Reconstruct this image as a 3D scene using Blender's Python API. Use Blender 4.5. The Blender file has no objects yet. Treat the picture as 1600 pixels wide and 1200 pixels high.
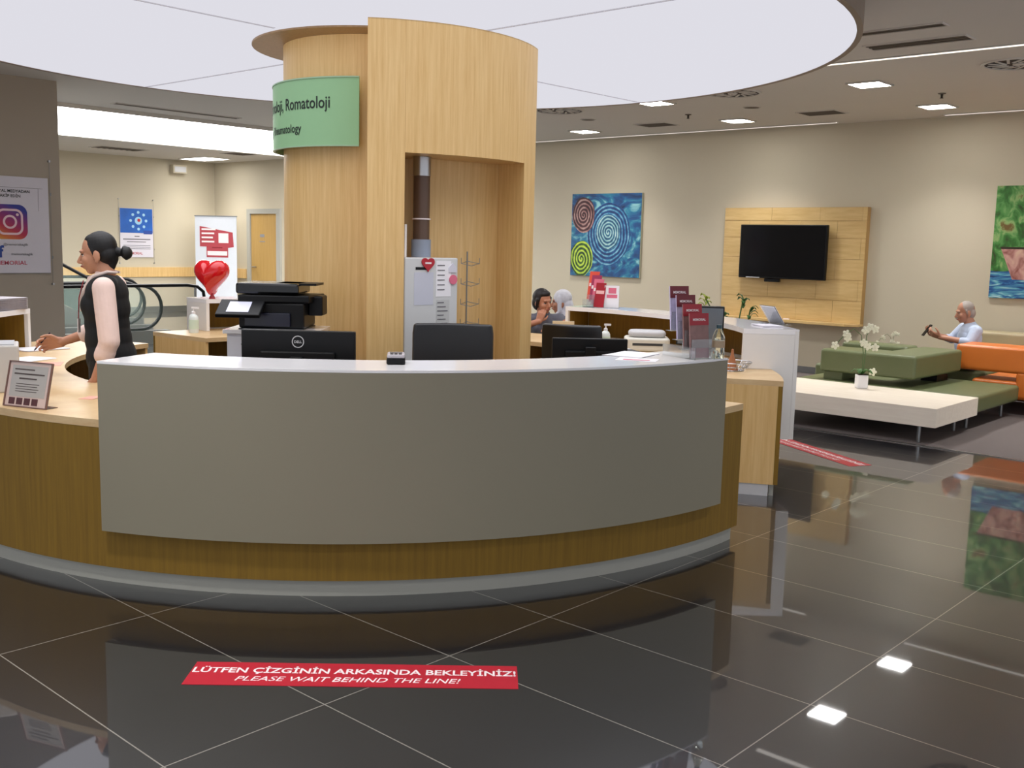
import bpy, bmesh, math, random
from mathutils import Vector, Matrix, Euler
from math import sin, cos, pi, radians, sqrt, atan2

random.seed(7)
C = bpy.context.scene.collection
sc = bpy.context.scene

# ------------------------------------------------------------------ camera, world, exposure
YAW, PITCH, ROLL, CAMH = -0.732102, 0.133832, 0.0239387, 1.57742
fw = Vector((sin(YAW) * cos(PITCH), cos(YAW) * cos(PITCH), -sin(PITCH)))
rt = Vector((cos(YAW), -sin(YAW), 0)); up = rt.cross(fw)
r2 = rt * cos(ROLL) + up * sin(ROLL); u2 = -rt * sin(ROLL) + up * cos(ROLL)
cam = bpy.data.cameras.new('camera'); co = bpy.data.objects.new('camera', cam); C.objects.link(co)
cam.sensor_width = 36; cam.lens = 36 * 1610.14 / 1600; cam.clip_start = .05; cam.clip_end = 100
M = Matrix((r2, u2, -fw)).transposed().to_4x4(); M.translation = (0, 0, CAMH); co.matrix_world = M
sc.camera = co
w = bpy.data.worlds.new('world'); sc.world = w; w.use_nodes = True
w.node_tree.nodes['Background'].inputs[0].default_value = (.9, .93, 1, 1)
w.node_tree.nodes['Background'].inputs[1].default_value = .85
sc.view_settings.view_transform = 'Standard'; sc.view_settings.look = 'None'
sc.view_settings.exposure = 0.17; sc.view_settings.gamma = 1.0
E_DISC, E_SQUARE, E_BAND, E_SLOT, E_LONG = .70, 29.0, 8.0, 1.3, 8.0
P_DISC, P_SQUARE = 100.0, 14.0      # beams of the disc's and the square lamps' own light, in watts

CEIL = 3.19
def beam(parent, name, power, shape, sx, sy, z, spread, col=(1, .98, .95)):
    l = bpy.data.lights.new(name, 'AREA'); l.shape = shape; l.size = sx; l.size_y = sy; l.energy = power; l.spread = radians(spread); l.color = col
    o = bpy.data.objects.new(name, l); C.objects.link(o); o.parent = parent; o.location = (0, 0, z); return o
CX, CY = -5.54, 4.71          # centre of the reception ring and of the luminous disc

# ------------------------------------------------------------------ materials
def S(c):
    if isinstance(c, str):
        c = [int(c[i:i + 2], 16) / 255 for i in (0, 2, 4)]
    return tuple((x / 12.92 if x <= .04045 else ((x + .055) / 1.055) ** 2.4) for x in c) + (1,)
MATS = {}
def mat(name, col, rough=.5, metal=0., noise=0., nscale=20., emis=None, strength=1., trans=0., alpha=1., coat=0., bump=0.):
    if name in MATS: return MATS[name]
    m = bpy.data.materials.new(name); m.use_nodes = True; MATS[name] = m
    nt = m.node_tree; b = nt.nodes['Principled BSDF']
    c = S(col) if isinstance(col, str) else tuple(col) + (1,)
    b.inputs['Base Color'].default_value = c
    b.inputs['Roughness'].default_value = rough; b.inputs['Metallic'].default_value = metal
    if trans: b.inputs['Transmission Weight'].default_value = trans
    if coat: b.inputs['Coat Weight'].default_value = coat
    if alpha < 1: b.inputs['Alpha'].default_value = alpha
    if emis is not None:
        b.inputs['Emission Color'].default_value = tuple(emis) + (1,)
        b.inputs['Emission Strength'].default_value = strength
    tc = nt.nodes.new('ShaderNodeTexCoord'); n = nt.nodes.new('ShaderNodeTexNoise')
    n.inputs['Scale'].default_value = nscale; n.inputs['Detail'].default_value = 4
    nt.links.new(tc.outputs['Object'], n.inputs['Vector'])
    mx = nt.nodes.new('ShaderNodeMix'); mx.data_type = 'RGBA'
    k = max(noise, .02)
    mx.inputs['A'].default_value = tuple(x * (1 - k) for x in c[:3]) + (1,)
    mx.inputs['B'].default_value = tuple(min(1, x * (1 + k)) for x in c[:3]) + (1,)
    nt.links.new(n.outputs['Fac'], mx.inputs['Factor']); nt.links.new(mx.outputs['Result'], b.inputs['Base Color'])
    if bump:
        bp = nt.nodes.new('ShaderNodeBump'); bp.inputs['Strength'].default_value = bump; bp.inputs['Distance'].default_value = .01
        nt.links.new(n.outputs['Fac'], bp.inputs['Height']); nt.links.new(bp.outputs['Normal'], b.inputs['Normal'])
    return m
def wood(name, c1, c2, rough=.4, scale=(55, 55, 2.2)):
    m = bpy.data.materials.new(name); m.use_nodes = True; nt = m.node_tree; b = nt.nodes['Principled BSDF']
    b.inputs['Roughness'].default_value = rough
    tc = nt.nodes.new('ShaderNodeTexCoord'); mp = nt.nodes.new('ShaderNodeMapping'); mp.inputs['Scale'].default_value = scale
    nt.links.new(tc.outputs['Object'], mp.inputs['Vector'])
    n = nt.nodes.new('ShaderNodeTexNoise'); n.inputs['Scale'].default_value = 1.0; n.inputs['Detail'].default_value = 6; n.inputs['Roughness'].default_value = .65
    nt.links.new(mp.outputs['Vector'], n.inputs['Vector'])
    r = nt.nodes.new('ShaderNodeValToRGB'); r.color_ramp.elements[0].position = .3; r.color_ramp.elements[1].position = .7
    r.color_ramp.elements[0].color = S(c1); r.color_ramp.elements[1].color = S(c2)
    nt.links.new(n.outputs['Fac'], r.inputs['Fac']); nt.links.new(r.outputs['Color'], b.inputs['Base Color'])
    return m
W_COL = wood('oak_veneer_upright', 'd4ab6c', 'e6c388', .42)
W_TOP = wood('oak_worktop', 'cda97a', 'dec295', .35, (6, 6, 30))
W_PANEL = wood('oak_shaded_panel', '785810', '8a6919', .7)  # oak with the shadow below the counter put into its colour
W_TV = wood('oak_wall_panel', 'c7a468', 'd8b980', .45, (3, 3, 30))
W_PALE = wood('pale_ash_table', 'ecdfce', 'f6ebdb', .4, (2.5, 30, 30))
WALLM = mat('wall_paint_greige', 'c6bca6', .75, noise=.03, nscale=1.5)
WALLD = mat('wall_paint_taupe', 'b0a596', .75, noise=.03, nscale=1.5)
CEILM = mat('ceiling_paint', 'd3cec7', .85, noise=.02, nscale=2)
WHITE = mat('white_laminate', 'f6f4f6', .10, noise=.01)
GREIGE = mat('greige_lacquer', '8e8774', .45, noise=.02, nscale=3)
ENDP = mat('pale_grey_laminate', 'eeeae6', .35, noise=.01)
PLINTH = mat('grey_plinth_laminate', 'a8a79f', .35)
BLACK = mat('black_plastic', '0b0c0f', .4)
BLACK.node_tree.nodes['Principled BSDF'].inputs['Specular IOR Level'].default_value = .25
BLACKG = mat('black_gloss', '090a0d', .12)
SCREEN = mat('dark_screen', '07080b', .1)
DARKG = mat('dark_grey_plastic', '3a3c40', .45)
GREYSC = mat('grey_screen', '65707e', .25)
LGREY = mat('light_grey_plastic', 'c9c9cc', .4)
MGREY = mat('mid_grey_plastic', '8a8b8f', .45)
CHROME = mat('brushed_metal', 'b8b8ba', .3, metal=1)
STEEL = mat('satin_steel', '8f9192', .35, metal=.9)
PAPER = mat('white_paper', 'f2f0f4', .7)
RED = mat('signal_red', 'b3202f', .5, noise=.04)
REDG = mat('red_foil', 'd8121e', .12, coat=.6)
DKRED = mat('dark_red_print', '8c1524', .5)
PINK = mat('pink_print', 'e0708a', .55)
ORANGEPRINT = mat('orange_red_print', 'e2523e', .55)
GREEN_S = mat('sage_green_sign', '93c091', .5, noise=.02)
INK = mat('dark_ink', '1b2420', .6)
INKG = mat('grey_ink', '6d6a70', .7)
BLUEINK = mat('blue_ink', '2c4a9c', .6)
TXTWHITE = mat('white_lettering', 'f4e9ea', .6)
OLIVE = mat('olive_leatherette', '656d4a', .42, noise=.08, nscale=6, bump=.1)
ORANGE = mat('orange_leatherette', 'd8752c', .4, noise=.06, nscale=6, bump=.1)
BEIGEL = mat('beige_leatherette', 'b3a582', .45, noise=.05, nscale=6)
CARPET = mat('taupe_carpet', '6a615f', .95, noise=.12, nscale=180)
SKIN = mat('skin', 'c28a6c', .5, noise=.04, nscale=30)
SKIN2 = mat('skin_tan', 'ba7f62', .5, noise=.04, nscale=30)
SKIN3 = mat('skin_ruddy', 'b27f66', .5, noise=.05, nscale=30)
HAIR = mat('black_hair', '070506', .55, noise=.25, nscale=60)
HAIRG = mat('grey_hair', 'a09790', .7, noise=.2, nscale=90)
SHIRT = mat('pale_pink_shirt', 'f0d3c8', .75, noise=.05, nscale=25, bump=.25)
VEST = mat('black_waistcoat', '08080b', .8, noise=.1)
TROUSER = mat('black_trousers', '141417', .75)
LEAF = mat('green_leaf', '3f6b2e', .5, noise=.2, nscale=30)
LEAFY = mat('yellow_green_leaf', '9fae3a', .5, noise=.2, nscale=30)
PETAL = mat('cream_petal', 'ecead2', .6, noise=.04)
GLASS = mat('clear_glass', 'e6f2ee', .03, trans=.95)
ACRYL = mat('clear_acrylic', 'eef2f4', .06, trans=.9)
GLASSG = mat('balustrade_glass', 'b9d2c8', .05, alpha=.06)
def emit(name, col, st):
    m = bpy.data.materials.new(name); m.use_nodes = True; nt = m.node_tree
    nt.nodes.remove(nt.nodes['Principled BSDF']); e = nt.nodes.new('ShaderNodeEmission')
    e.inputs[0].default_value = tuple(col) + (1,); e.inputs[1].default_value = st
    nt.links.new(e.outputs[0], nt.nodes['Material Output'].inputs[0]); return m
M_DISC = emit('luminous_stretch_ceiling', (.93, .92, 1.0), E_DISC)
M_SQ = emit('led_panel', (1, .99, .96), E_SQUARE)
M_LONG = emit('long_led_panel', (1, .99, .96), E_LONG)
M_BAND = emit('bright_luminous_ceiling', (1, .99, .98), E_BAND)
M_SLOT = emit('slot_light', (1, .93, .85), E_SLOT)

def floor_material():
    m = bpy.data.materials.new('polished_dark_tile'); m.use_nodes = True; nt = m.node_tree; b = nt.nodes['Principled BSDF']
    g = nt.nodes.new('ShaderNodeNewGeometry'); sx = nt.nodes.new('ShaderNodeSeparateXYZ'); nt.links.new(g.outputs['Position'], sx.inputs[0])
    def mth(op, a, v=None, **k):
        n = nt.nodes.new('ShaderNodeMath'); n.operation = op
        for i, x in enumerate((a, v)):
            if x is None: continue
            if isinstance(x, (int, float)): n.inputs[i].default_value = x
            else: nt.links.new(x, n.inputs[i])
        return n.outputs[0]
    def line(axis, off, size, wd):
        f = mth('FRACT', mth('DIVIDE', mth('SUBTRACT', axis, off), size))
        d = mth('ABSOLUTE', mth('SUBTRACT', f, .5))
        return mth('GREATER_THAN', d, .5 - wd / size / 2)
    l1 = line(sx.outputs['X'], -2.70299 + 120, 1.2, .0045); l2 = line(sx.outputs['Y'], 1.48473 - 60, .6, .0045)
    ln = mth('MAXIMUM', l1, l2)
    n = nt.nodes.new('ShaderNodeTexNoise'); n.inputs['Scale'].default_value = 3; n.inputs['Detail'].default_value = 6
    nt.links.new(g.outputs['Position'], n.inputs['Vector'])
    mx = nt.nodes.new('ShaderNodeMix'); mx.data_type = 'RGBA'; mx.inputs['A'].default_value = (.005, .006, .010, 1); mx.inputs['B'].default_value = (.011, .012, .018, 1)
    nt.links.new(n.outputs['Fac'], mx.inputs['Factor'])
    m2 = nt.nodes.new('ShaderNodeMix'); m2.data_type = 'RGBA'; m2.inputs['B'].default_value = (.30, .285, .26, 1)
    nt.links.new(mx.outputs['Result'], m2.inputs['A']); nt.links.new(ln, m2.inputs['Factor']); nt.links.new(m2.outputs['Result'], b.inputs['Base Color'])
    rr = mth('ADD', mth('MULTIPLY', ln, .4), .045); b.inputs['Roughness'].default_value = .3
    b.inputs['IOR'].default_value = 1.5; b.inputs['Coat Weight'].default_value = 1.0; b.inputs['Specular IOR Level'].default_value = .35; b.inputs['Coat IOR'].default_value = 2.02; b.inputs['Coat Roughness'].default_value = .025
    return m

# ------------------------------------------------------------------ mesh helpers
class MB:
    def __init__(s): s.bm = bmesh.new()
    def quadmesh(s, vs, fs, m=None):
        v = [s.bm.verts.new((m @ Vector(p)) if m else p) for p in vs]
        for f in fs:
            try: s.bm.faces.new([v[i] for i in f])
            except ValueError: pass
        return s
    def box(s, c, d, rz=0, m=None):
        x, y, z = (k / 2 for k in d)
        R = Matrix.Translation(c) @ Matrix.Rotation(rz, 4, 'Z')
        if m: R = m @ R
        return s.quadmesh([(i * x, j * y, k * z) for i in (-1, 1) for j in (-1, 1) for k in (-1, 1)],
                          [(0, 1, 3, 2), (4, 6, 7, 5), (0, 4, 5, 1), (2, 3, 7, 6), (0, 2, 6, 4), (1, 5, 7, 3)], R)
    def bb(s, x0, x1, y0, y1, z0, z1, m=None):
        return s.box(((x0 + x1) / 2, (y0 + y1) / 2, (z0 + z1) / 2), (abs(x1 - x0), abs(y1 - y0), abs(z1 - z0)), 0, m)
    def cone(s, p0, p1, r0, r1=None, n=20, caps=True):
        r1 = r0 if r1 is None else r1
        p0 = Vector(p0); p1 = Vector(p1); d = (p1 - p0).normalized()
        a = d.orthogonal().normalized(); b = d.cross(a)
        vs = [p + (a * cos(2 * pi * i / n) + b * sin(2 * pi * i / n)) * r for p, r in ((p0, r0), (p1, r1)) for i in range(n)]
        fs = [(i, (i + 1) % n, n + (i + 1) % n, n + i) for i in range(n)]
        if caps: fs += [tuple(range(n))[::-1], tuple(range(n, 2 * n))]
        return s.quadmesh(vs, fs)
    def tube(s, pts, r, n=10, close=False):
        pts = [Vector(p) for p in pts]; rs = r if isinstance(r, (list, tuple)) else [r] * len(pts)
        rings = []; N = len(pts); prev = None
        for i, p in enumerate(pts):
            a = pts[(i - 1) % N] if (i or close) else p; b = pts[(i + 1) % N] if (i < N - 1 or close) else p
            d = (b - a).normalized()
            x = (prev - d * prev.dot(d)) if prev else d.orthogonal()
            if x.length < 1e-5: x = d.orthogonal()
            x.normalize(); prev = x; y = d.cross(x)
            rings.append([s.bm.verts.new(p + (x * cos(2 * pi * k / n) + y * sin(2 * pi * k / n)) * rs[i]) for k in range(n)])
        for i in range(N if close else N - 1):
            A, B = rings[i], rings[(i + 1) % N]
            for k in range(n):
                try: s.bm.faces.new((A[k], A[(k + 1) % n], B[(k + 1) % n], B[k]))
                except ValueError: pass
        if not close:
            s.bm.faces.new(rings[0][::-1]); s.bm.faces.new(rings[-1])
        return s
    def lathe(s, prof, c=(0, 0, 0), n=28, m=None):
        rings = []
        T = Matrix.Translation(c)
        if m: T = m @ T
        for r, z in prof:
            rings.append([s.bm.verts.new(T @ Vector((r * cos(2 * pi * i / n), r * sin(2 * pi * i / n), z))) for i in range(n)] if r > 1e-6 else [s.bm.verts.new(T @ Vector((0, 0, z)))])
        for A, B in zip(rings, rings[1:]):
            for i in range(n):
                j = (i + 1) % n
                if len(A) == 1 and len(B) == 1: continue
                f = (A[0], B[j], B[i]) if len(A) == 1 else ((A[i], A[j], B[0]) if len(B) == 1 else (A[i], A[j], B[j], B[i]))
                s.bm.faces.new(f)
        if len(rings[0]) > 1: s.bm.faces.new(rings[0][::-1])
        if len(rings[-1]) > 1: s.bm.faces.new(rings[-1])
        return s
    def prism(s, poly, z0, z1, m=None):
        n = len(poly)
        vs = [(x, y, z) for z in (z0, z1) for x, y in poly]
        return s.quadmesh(vs, [tuple(range(n))[::-1], tuple(range(n, 2 * n))] + [(i, (i + 1) % n, n + (i + 1) % n, n + i) for i in range(n)], m)
    def arc(s, R0, R1, a0, a1, z0, z1, c=(0, 0), step=2.0):
        n = max(2, int(abs(a1 - a0) / step)); vs = []
        for i in range(n + 1):
            a = radians(a0 + (a1 - a0) * i / n)
            for R, z in ((R0, z0), (R1, z0), (R1, z1), (R0, z1)): vs.append((c[0] + R * cos(a), c[1] + R * sin(a), z))
        fs = [(4 * i + k, 4 * i + (k + 1) % 4, 4 * i + 4 + (k + 1) % 4, 4 * i + 4 + k) for i in range(n) for k in range(4)]
        fs += [(0, 3, 2, 1), tuple(4 * n + k for k in range(4))]
        return s.quadmesh(vs, fs)
    def ell(s, c, r, rot=None, n=18, k=12):
        c = Vector(c); vs = [];
        for j in range(1, k):
            th = pi * j / k
            for i in range(n):
                v = Vector((r[0] * sin(th) * cos(2 * pi * i / n), r[1] * sin(th) * sin(2 * pi * i / n), r[2] * cos(th)))
                vs.append(c + (rot @ v if rot else v))
        t = Vector((0, 0, r[2])); vs += [c + (rot @ t if rot else t), c - (rot @ t if rot else t)]
        fs = [(j * n + i, (j + 1) * n + i, (j + 1) * n + (i + 1) % n, j * n + (i + 1) % n) for j in range(k - 2) for i in range(n)]
        T, B = len(vs) - 2, len(vs) - 1
        fs += [(T, i, (i + 1) % n) for i in range(n)] + [(B, (k - 2) * n + (i + 1) % n, (k - 2) * n + i) for i in range(n)]
        return s.quadmesh(vs, fs)
    def rc(s, p0, p1, r0, r1):     # capsule with two radii
        s.cone(p0, p1, r0, r1, 16); s.ell(p0, (r0,) * 3, n=16, k=10); s.ell(p1, (r1,) * 3, n=16, k=10); return s
    def build(s, name, m, parent=None, loc=None, rz=0, smooth=False, bevel=0, seg=2):
        bmesh.ops.recalc_face_normals(s.bm, faces=s.bm.faces[:])
        me = bpy.data.meshes.new(name); s.bm.to_mesh(me); s.bm.free(); me.materials.append(m)
        o = bpy.data.objects.new(name, me); C.objects.link(o)
        if parent: o.parent = parent
        if loc is not None: o.location = loc
        o.rotation_euler = (0, 0, rz)
        if smooth:
            for p in me.polygons: p.use_smooth = True
            try: me.set_sharp_from_angle(angle=radians(40))
            except Exception: pass
        if bevel:
            b = o.modifiers.new('bevel', 'BEVEL'); b.width = bevel; b.segments = seg; b.limit_method = 'ANGLE'; b.angle_limit = radians(40)
        return o
def thing(name, label, cat, loc=(0, 0, 0), rz=0, group=None):
    o = bpy.data.objects.new(name, None); C.objects.link(o); o.location = loc; o.rotation_euler = (0, 0, rz)
    o.empty_display_size = .1
    o['label'] = label; o['category'] = cat
    if group: o['group'] = group
    return o
def tag(o, label, cat, group=None, kind=None):
    o['label'] = label; o['category'] = cat
    if group: o['group'] = group
    if kind: o['kind'] = kind
    return o
def struct(o): o['kind'] = 'structure'; return o
def dup(root, loc, rz=None, label=None):
    r = root.copy(); C.objects.link(r); r.location = loc
    if rz is not None: r.rotation_euler = (0, 0, rz)
    if label: r['label'] = label
    def rec(a, b):
        for ch in [x for x in C.objects if x.parent == a]:
            c = ch.copy(); C.objects.link(c); c.parent = b; rec(ch, c)
    rec(root, r)
    return r
def text_geo(txt, size, bold=0.0, align='CENTER', spacing=1.0, sx=1.0, shear=0.0):
    cu = bpy.data.curves.new('t', 'FONT'); cu.body = txt; cu.size = size; cu.offset = bold * size; cu.align_x = align; cu.space_character = spacing; cu.shear = shear; cu.resolution_u = 3
    o = bpy.data.objects.new('t', cu); C.objects.link(o)
    dg = bpy.context.evaluated_depsgraph_get(); me = bpy.data.meshes.new_from_object(o.evaluated_get(dg))
    bpy.data.objects.remove(o); vs = [(v.co.x * sx, v.co.y) for v in me.vertices]; fs = [tuple(p.vertices) for p in me.polygons]
    bpy.data.meshes.remove(me); bpy.data.curves.remove(cu)
    return vs, fs
def text_on(mb, txt, size, at, y=-.004, **k):      # upright text on a plane facing local -Y
    vs, fs = text_geo(txt, size, **k); mb.quadmesh([(x + at[0], y, z + at[1]) for x, z in vs], fs); return mb
def text_flat(mb, txt, size, at, z=.002, **k):
    vs, fs = text_geo(txt, size, **k); mb.quadmesh([(x + at[0], yy + at[1], z) for x, yy in vs], fs); return mb
def rect(mb, x0, x1, z0, z1, y0=-.003, y1=0.0): return mb.bb(x0, x1, y0, y1, z0, z1)

# ------------------------------------------------------------------ the room
XL, XR, YF, YB = -20.2, 3.2, -4.2, 12.6
fl = MB().bb(XL - .2, XR + .2, YF - .2, YB + .2, -.1, 0).build('floor', floor_material()); struct(fl)
ce = MB().bb(XL - .2, XR + .2, YF - .2, YB + .2, CEIL, CEIL + .15).build('ceiling', CEILM); struct(ce)
struct(MB().bb(XL - .2, XR + .2, YB, YB + .2, 0, CEIL).build('wall_back', WALLM))
struct(MB().bb(XL - .2, XL, YF, YB, 0, CEIL).build('wall_left', WALLM))
struct(MB().bb(-11.6, -11.2, -1.2, 5.1, 0, CEIL).build('wall_partition', WALLD))
struct(MB().bb(-11.2, -11.188, -1.2, 5.1, 0, .09).build('baseboard_partition', STEEL))
struct(MB().bb(-17.6, XR, YB - .014, YB, 0, .09).build('baseboard_back', STEEL))
# wood crash rail on the far walls
struct(MB().bb(XL, XL + .03, 5, YB, .74, .94).build('trim_1', W_COL))
struct(MB().bb(XL + .03, -19.0, YB - .03, YB, .74, .94).build('trim_2', W_COL))
struct(MB().bb(XL, XL + .03, 5, YB, 0, .12).build('baseboard_left', STEEL))
# door in the back wall
d = struct(MB().bb(-18.78, -17.85, YB - .03, YB - .002, 0, 2.10).build('door_1', wood('oak_door', 'ae8a4c', 'bc985a'), bevel=.003))
fm = MB().bb(-18.9, -18.78, YB - .06, YB - .002, 0, 2.2).bb(-17.85, -17.73, YB - .06, YB - .002, 0, 2.2).bb(-18.78, -17.85, YB - .06, YB - .002, 2.1, 2.2)
fm.build('door_frame', mat('door_frame_grey', 'a9a79e', .5), d)
MB().cone((-18.68, YB - .08, 1.0), (-18.54, YB - .08, 1.0), .012).cone((-18.68, YB - .08, 1.0), (-18.68, YB - .03, 1.0), .012).build('door_handle', CHROME, d, smooth=True)
nm = MB(); rect(nm, -18.45, -18.3, 1.62, 1.68, YB - .035, YB - .03); rect(nm, -18.47, -18.28, 1.52, 1.54, YB - .035, YB - .03); nm.build('door_sign', MGREY, d)
# carpeted waiting area
tag(MB().bb(-9.6, XR, 8.58, YB - .014, 0, .006).build('carpet', CARPET), 'flat taupe carpet of the waiting area behind the dark tiles', 'carpet')
struct(MB().bb(-9.6, XR, 8.555, 8.58, 0, .007).build('trim_3', CHROME))

# ------------------------------------------------------------------ ceiling fittings
disc = thing('luminous_ceiling', 'huge round glowing stretch ceiling above the reception ring', 'ceiling light', (CX, CY, 2.873))
MB().lathe([(0, .02), (3.09, .02), (3.09, 0), (0, 0)], n=128).build('diffuser', M_DISC, disc)
MB().arc(3.09, 3.125, 0, 360, -.004, CEIL - 2.873, step=3).build('rim', mat('bronze_rim', '8b7b6d', .5), disc)
SEAM = mat('seam_grey', 'b7b1c0', .6, alpha=.45)
for k in range(4):
    a = k * pi / 2
    MB().box((1.95 * cos(a), 1.95 * sin(a), -.001), (2.26, .022, .004), a).build('seam', SEAM, disc)
beam(disc, 'light', P_DISC, 'DISK', 6.0, 6.0, -.012, 125, (.97, .97, 1))
band = thing('luminous_ceiling', 'wide rectangular blazing white ceiling panel over the escalators', 'ceiling light', (-14.75, 7.2, CEIL - .04))
MB().bb(-1.82, 1.82, -4.6, 4.9, 0, .03).build('diffuser', M_BAND, band)
MB().bb(-1.86, -1.82, -4.64, 4.94, -.01, .04).bb(1.82, 1.86, -4.64, 4.94, -.01, .04).bb(-1.82, 1.82, -4.64, -4.6, -.01, .04).bb(-1.82, 1.82, 4.9, 4.94, -.01, .04).build('frame', CEILM, band)

FRAME = mat('lamp_frame', 'c9c4bc', .5)
def square_lamp(loc, label, sx=.34, sy=.34, em=None):
    t = thing('ceiling_lamp', label, 'ceiling lamp', loc)
    MB().bb(-sx / 2 + .02, sx / 2 - .02, -sy / 2 + .02, sy / 2 - .02, -.012, -.004).build('diffuser', em or M_SQ, t)
    MB().bb(-sx / 2, sx / 2, -sy / 2, -sy / 2 + .02, -.016, 0).bb(-sx / 2, sx / 2, sy / 2 - .02, sy / 2, -.016, 0).bb(-sx / 2, -sx / 2 + .02, -sy / 2 + .02, sy / 2 - .02, -.016, 0).bb(sx / 2 - .02, sx / 2, -sy / 2 + .02, sy / 2 - .02, -.016, 0).build('frame', FRAME, t)
    beam(t, 'light', P_SQUARE * (1 if em is None else 1.3), 'RECTANGLE', sx - .05, sy - .05, -.018, 105)
    return t
L0 = square_lamp((-4.30, 9.80, CEIL), 'square ceiling lamp nearest the camera, right of the glowing disc')
lamps = [((-4.32, 11.62, CEIL), 'rightmost of the square ceiling lamps, close to the back wall'),
         ((-6.75, 9.78, CEIL), 'square ceiling lamp touching the far edge of the glowing disc'),
         ((-6.78, 11.64, CEIL), 'middle square ceiling lamp of the row along the back wall'),
         ((-9.2, 11.64, CEIL), 'leftmost square ceiling lamp of the row along the back wall, beside the column')]
for l, t in lamps: dup(L0, l, None, t)
for l in [(-1.85, 9.8, CEIL), (-1.85, 11.62, CEIL), (-9.2, 9.78, CEIL), (-3.5, 1.2, CEIL), (-7.7, 1.3, CEIL), (-9.6, 7.7, CEIL), (-.6, 6.2, CEIL), (-1.2, -1.4, CEIL), (-3.5, -1.2, CEIL), (-5.8, -1.4, CEIL), (-.9, 1.4, CEIL)]:  # invented lamps out of view, added to raise the brightness
    dup(L0, l, None, 'added square ceiling lamp outside the picture, for brightness')['group'] = 'added square ceiling lamps out of view'
square_lamp((-19.2, 11.75, CEIL), 'long bright ceiling lamp in the far left corner', 1.0, .62, M_LONG)
square_lamp((-19.2, 6.6, CEIL), 'long ceiling lamp hidden by the taupe partition', 1.0, .62, M_LONG)

def slot(x0, x1, y, label, wd=.045):
    t = thing('ceiling_light_strip', label, 'ceiling light', ((x0 + x1) / 2, y, CEIL), 0)
    h = (x1 - x0) / 2
    MB().bb(-h, h, -wd / 2, wd / 2, -.008, -.002).build('diffuser', M_SLOT, t)
    MB().bb(-h - .01, h + .01, -wd / 2 - .012, -wd / 2, -.01, 0).bb(-h - .01, h + .01, wd / 2, wd / 2 + .012, -.01, 0).build('trim', FRAME, t)
slot(-4.45, 2.9, 8.61, 'thin pale light strip crossing the ceiling beside the glowing disc', .07)
slot(-11.6, -5.85, 12.42, 'long thin light strip along the top of the back wall behind the column')
slot(-4.51, 2.9, 12.38, 'thin light strip along the back wall above the boat painting')
VENT = mat('vent_slats', '6a6055', .7); VDARK = mat('vent_dark', '3c352e', .8)
def grille(loc, sx, sy, label, n=8, group=None, along='x'):
    t = thing('ceiling_vent', label, 'air vent', loc)
    MB().bb(-sx / 2, sx / 2, -sy / 2, sy / 2, -.004, 0).build('backing', VDARK, t)
    f = MB(); e = .015
    f.bb(-sx / 2 - e, sx / 2 + e, -sy / 2 - e, -sy / 2, -.01, 0).bb(-sx / 2 - e, sx / 2 + e, sy / 2, sy / 2 + e, -.01, 0).bb(-sx / 2 - e, -sx / 2, -sy / 2, sy / 2, -.01, 0).bb(sx / 2, sx / 2 + e, -sy / 2, sy / 2, -.01, 0)
    f.build('frame', CEILM, t)
    s_ = MB()
    for i in range(n):
        if along == 'x':
            y = -sy / 2 + sy * (i + .5) / n; s_.bb(-sx / 2, sx / 2, y - sy / n * .18, y + sy / n * .18, -.009, -.004)
        else:
            x = -sx / 2 + sx * (i + .5) / n; s_.bb(x - sx / n * .18, x + sx / n * .18, -sy / 2, sy / 2, -.009, -.004)
    s_.build('slats', VENT, t)
grille((-3.2, 8.11, CEIL), .76, .19, 'long dark slotted vent beside the light strip, right of the disc', 3)
grille((-3.14, 7.57, CEIL), .66, .11, 'narrow brownish slotted vent touching the rim of the disc', 2)
grille((-5.6, 11.5, CEIL), .46, .34, 'square dark vent between two lamps, right one of the pair')
grille((-7.9, 11.5, CEIL), .46, .34, 'square dark vent, left one of the pair by the back wall')
grille((-10.6, 11.3, CEIL), .46, .34, 'square dark vent half hidden beside the wooden column')
grille((-12.35, 7.2, CEIL), .12, 1.75, 'long thin slot vent in the ceiling in front of the blazing panel', 2, along='y')
grille((-18.6, 9.6, CEIL), .5, .9, 'dark square vent on the far left ceiling')
grille((-17.4, 11.4, CEIL), .5, .5, 'dark vent on the far ceiling beside the column')
def swirl(loc, r, label):
    t = thing('swirl_diffuser', label, 'air vent', loc)
    MB().lathe([(0, -.003), (r, -.003), (r, 0), (0, 0)]).build('backing', VDARK, t)
    MB().arc(r, r + .025, 0, 360, -.012, 0, step=10).build('ring', CEILM, t)
    for k in range(14):
        a = 2 * pi * k / 14
        MB().box((r * .62 * cos(a), r * .62 * sin(a), -.008), (r * .62, .022, .006), a + .5).build('blade', CEILM, t)
    MB().lathe([(0, -.012), (.05, -.012), (.05, -.003), (0, -.003)]).build('hub', CEILM, t)
swirl((-5.68, 9.62, CEIL), .27, 'round swirl air diffuser by the far edge of the glowing disc')
swirl((-8.1, 9.75, CEIL), .27, 'round swirl air diffuser next to the wooden column')
swirl((-2.86, 9.45, CEIL), .27, 'round swirl air diffuser at the right edge of the picture')
def speaker(loc, label, r=.09):
    t = thing('ceiling_speaker', label, 'ceiling speaker', loc)
    MB().lathe([(0, -.008), (r * .85, -.008), (r, -.002), (r, 0), (0, 0)]).build('grille', VENT, t, smooth=True)
    MB().arc(r, r + .012, 0, 360, -.008, 0, step=12).build('ring', CEILM, t)
speaker((-6.05, 10.68, CEIL), 'small round ceiling speaker before the right square vent')
speaker((-8.35, 10.62, CEIL), 'small round ceiling speaker before the left square vent')
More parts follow.
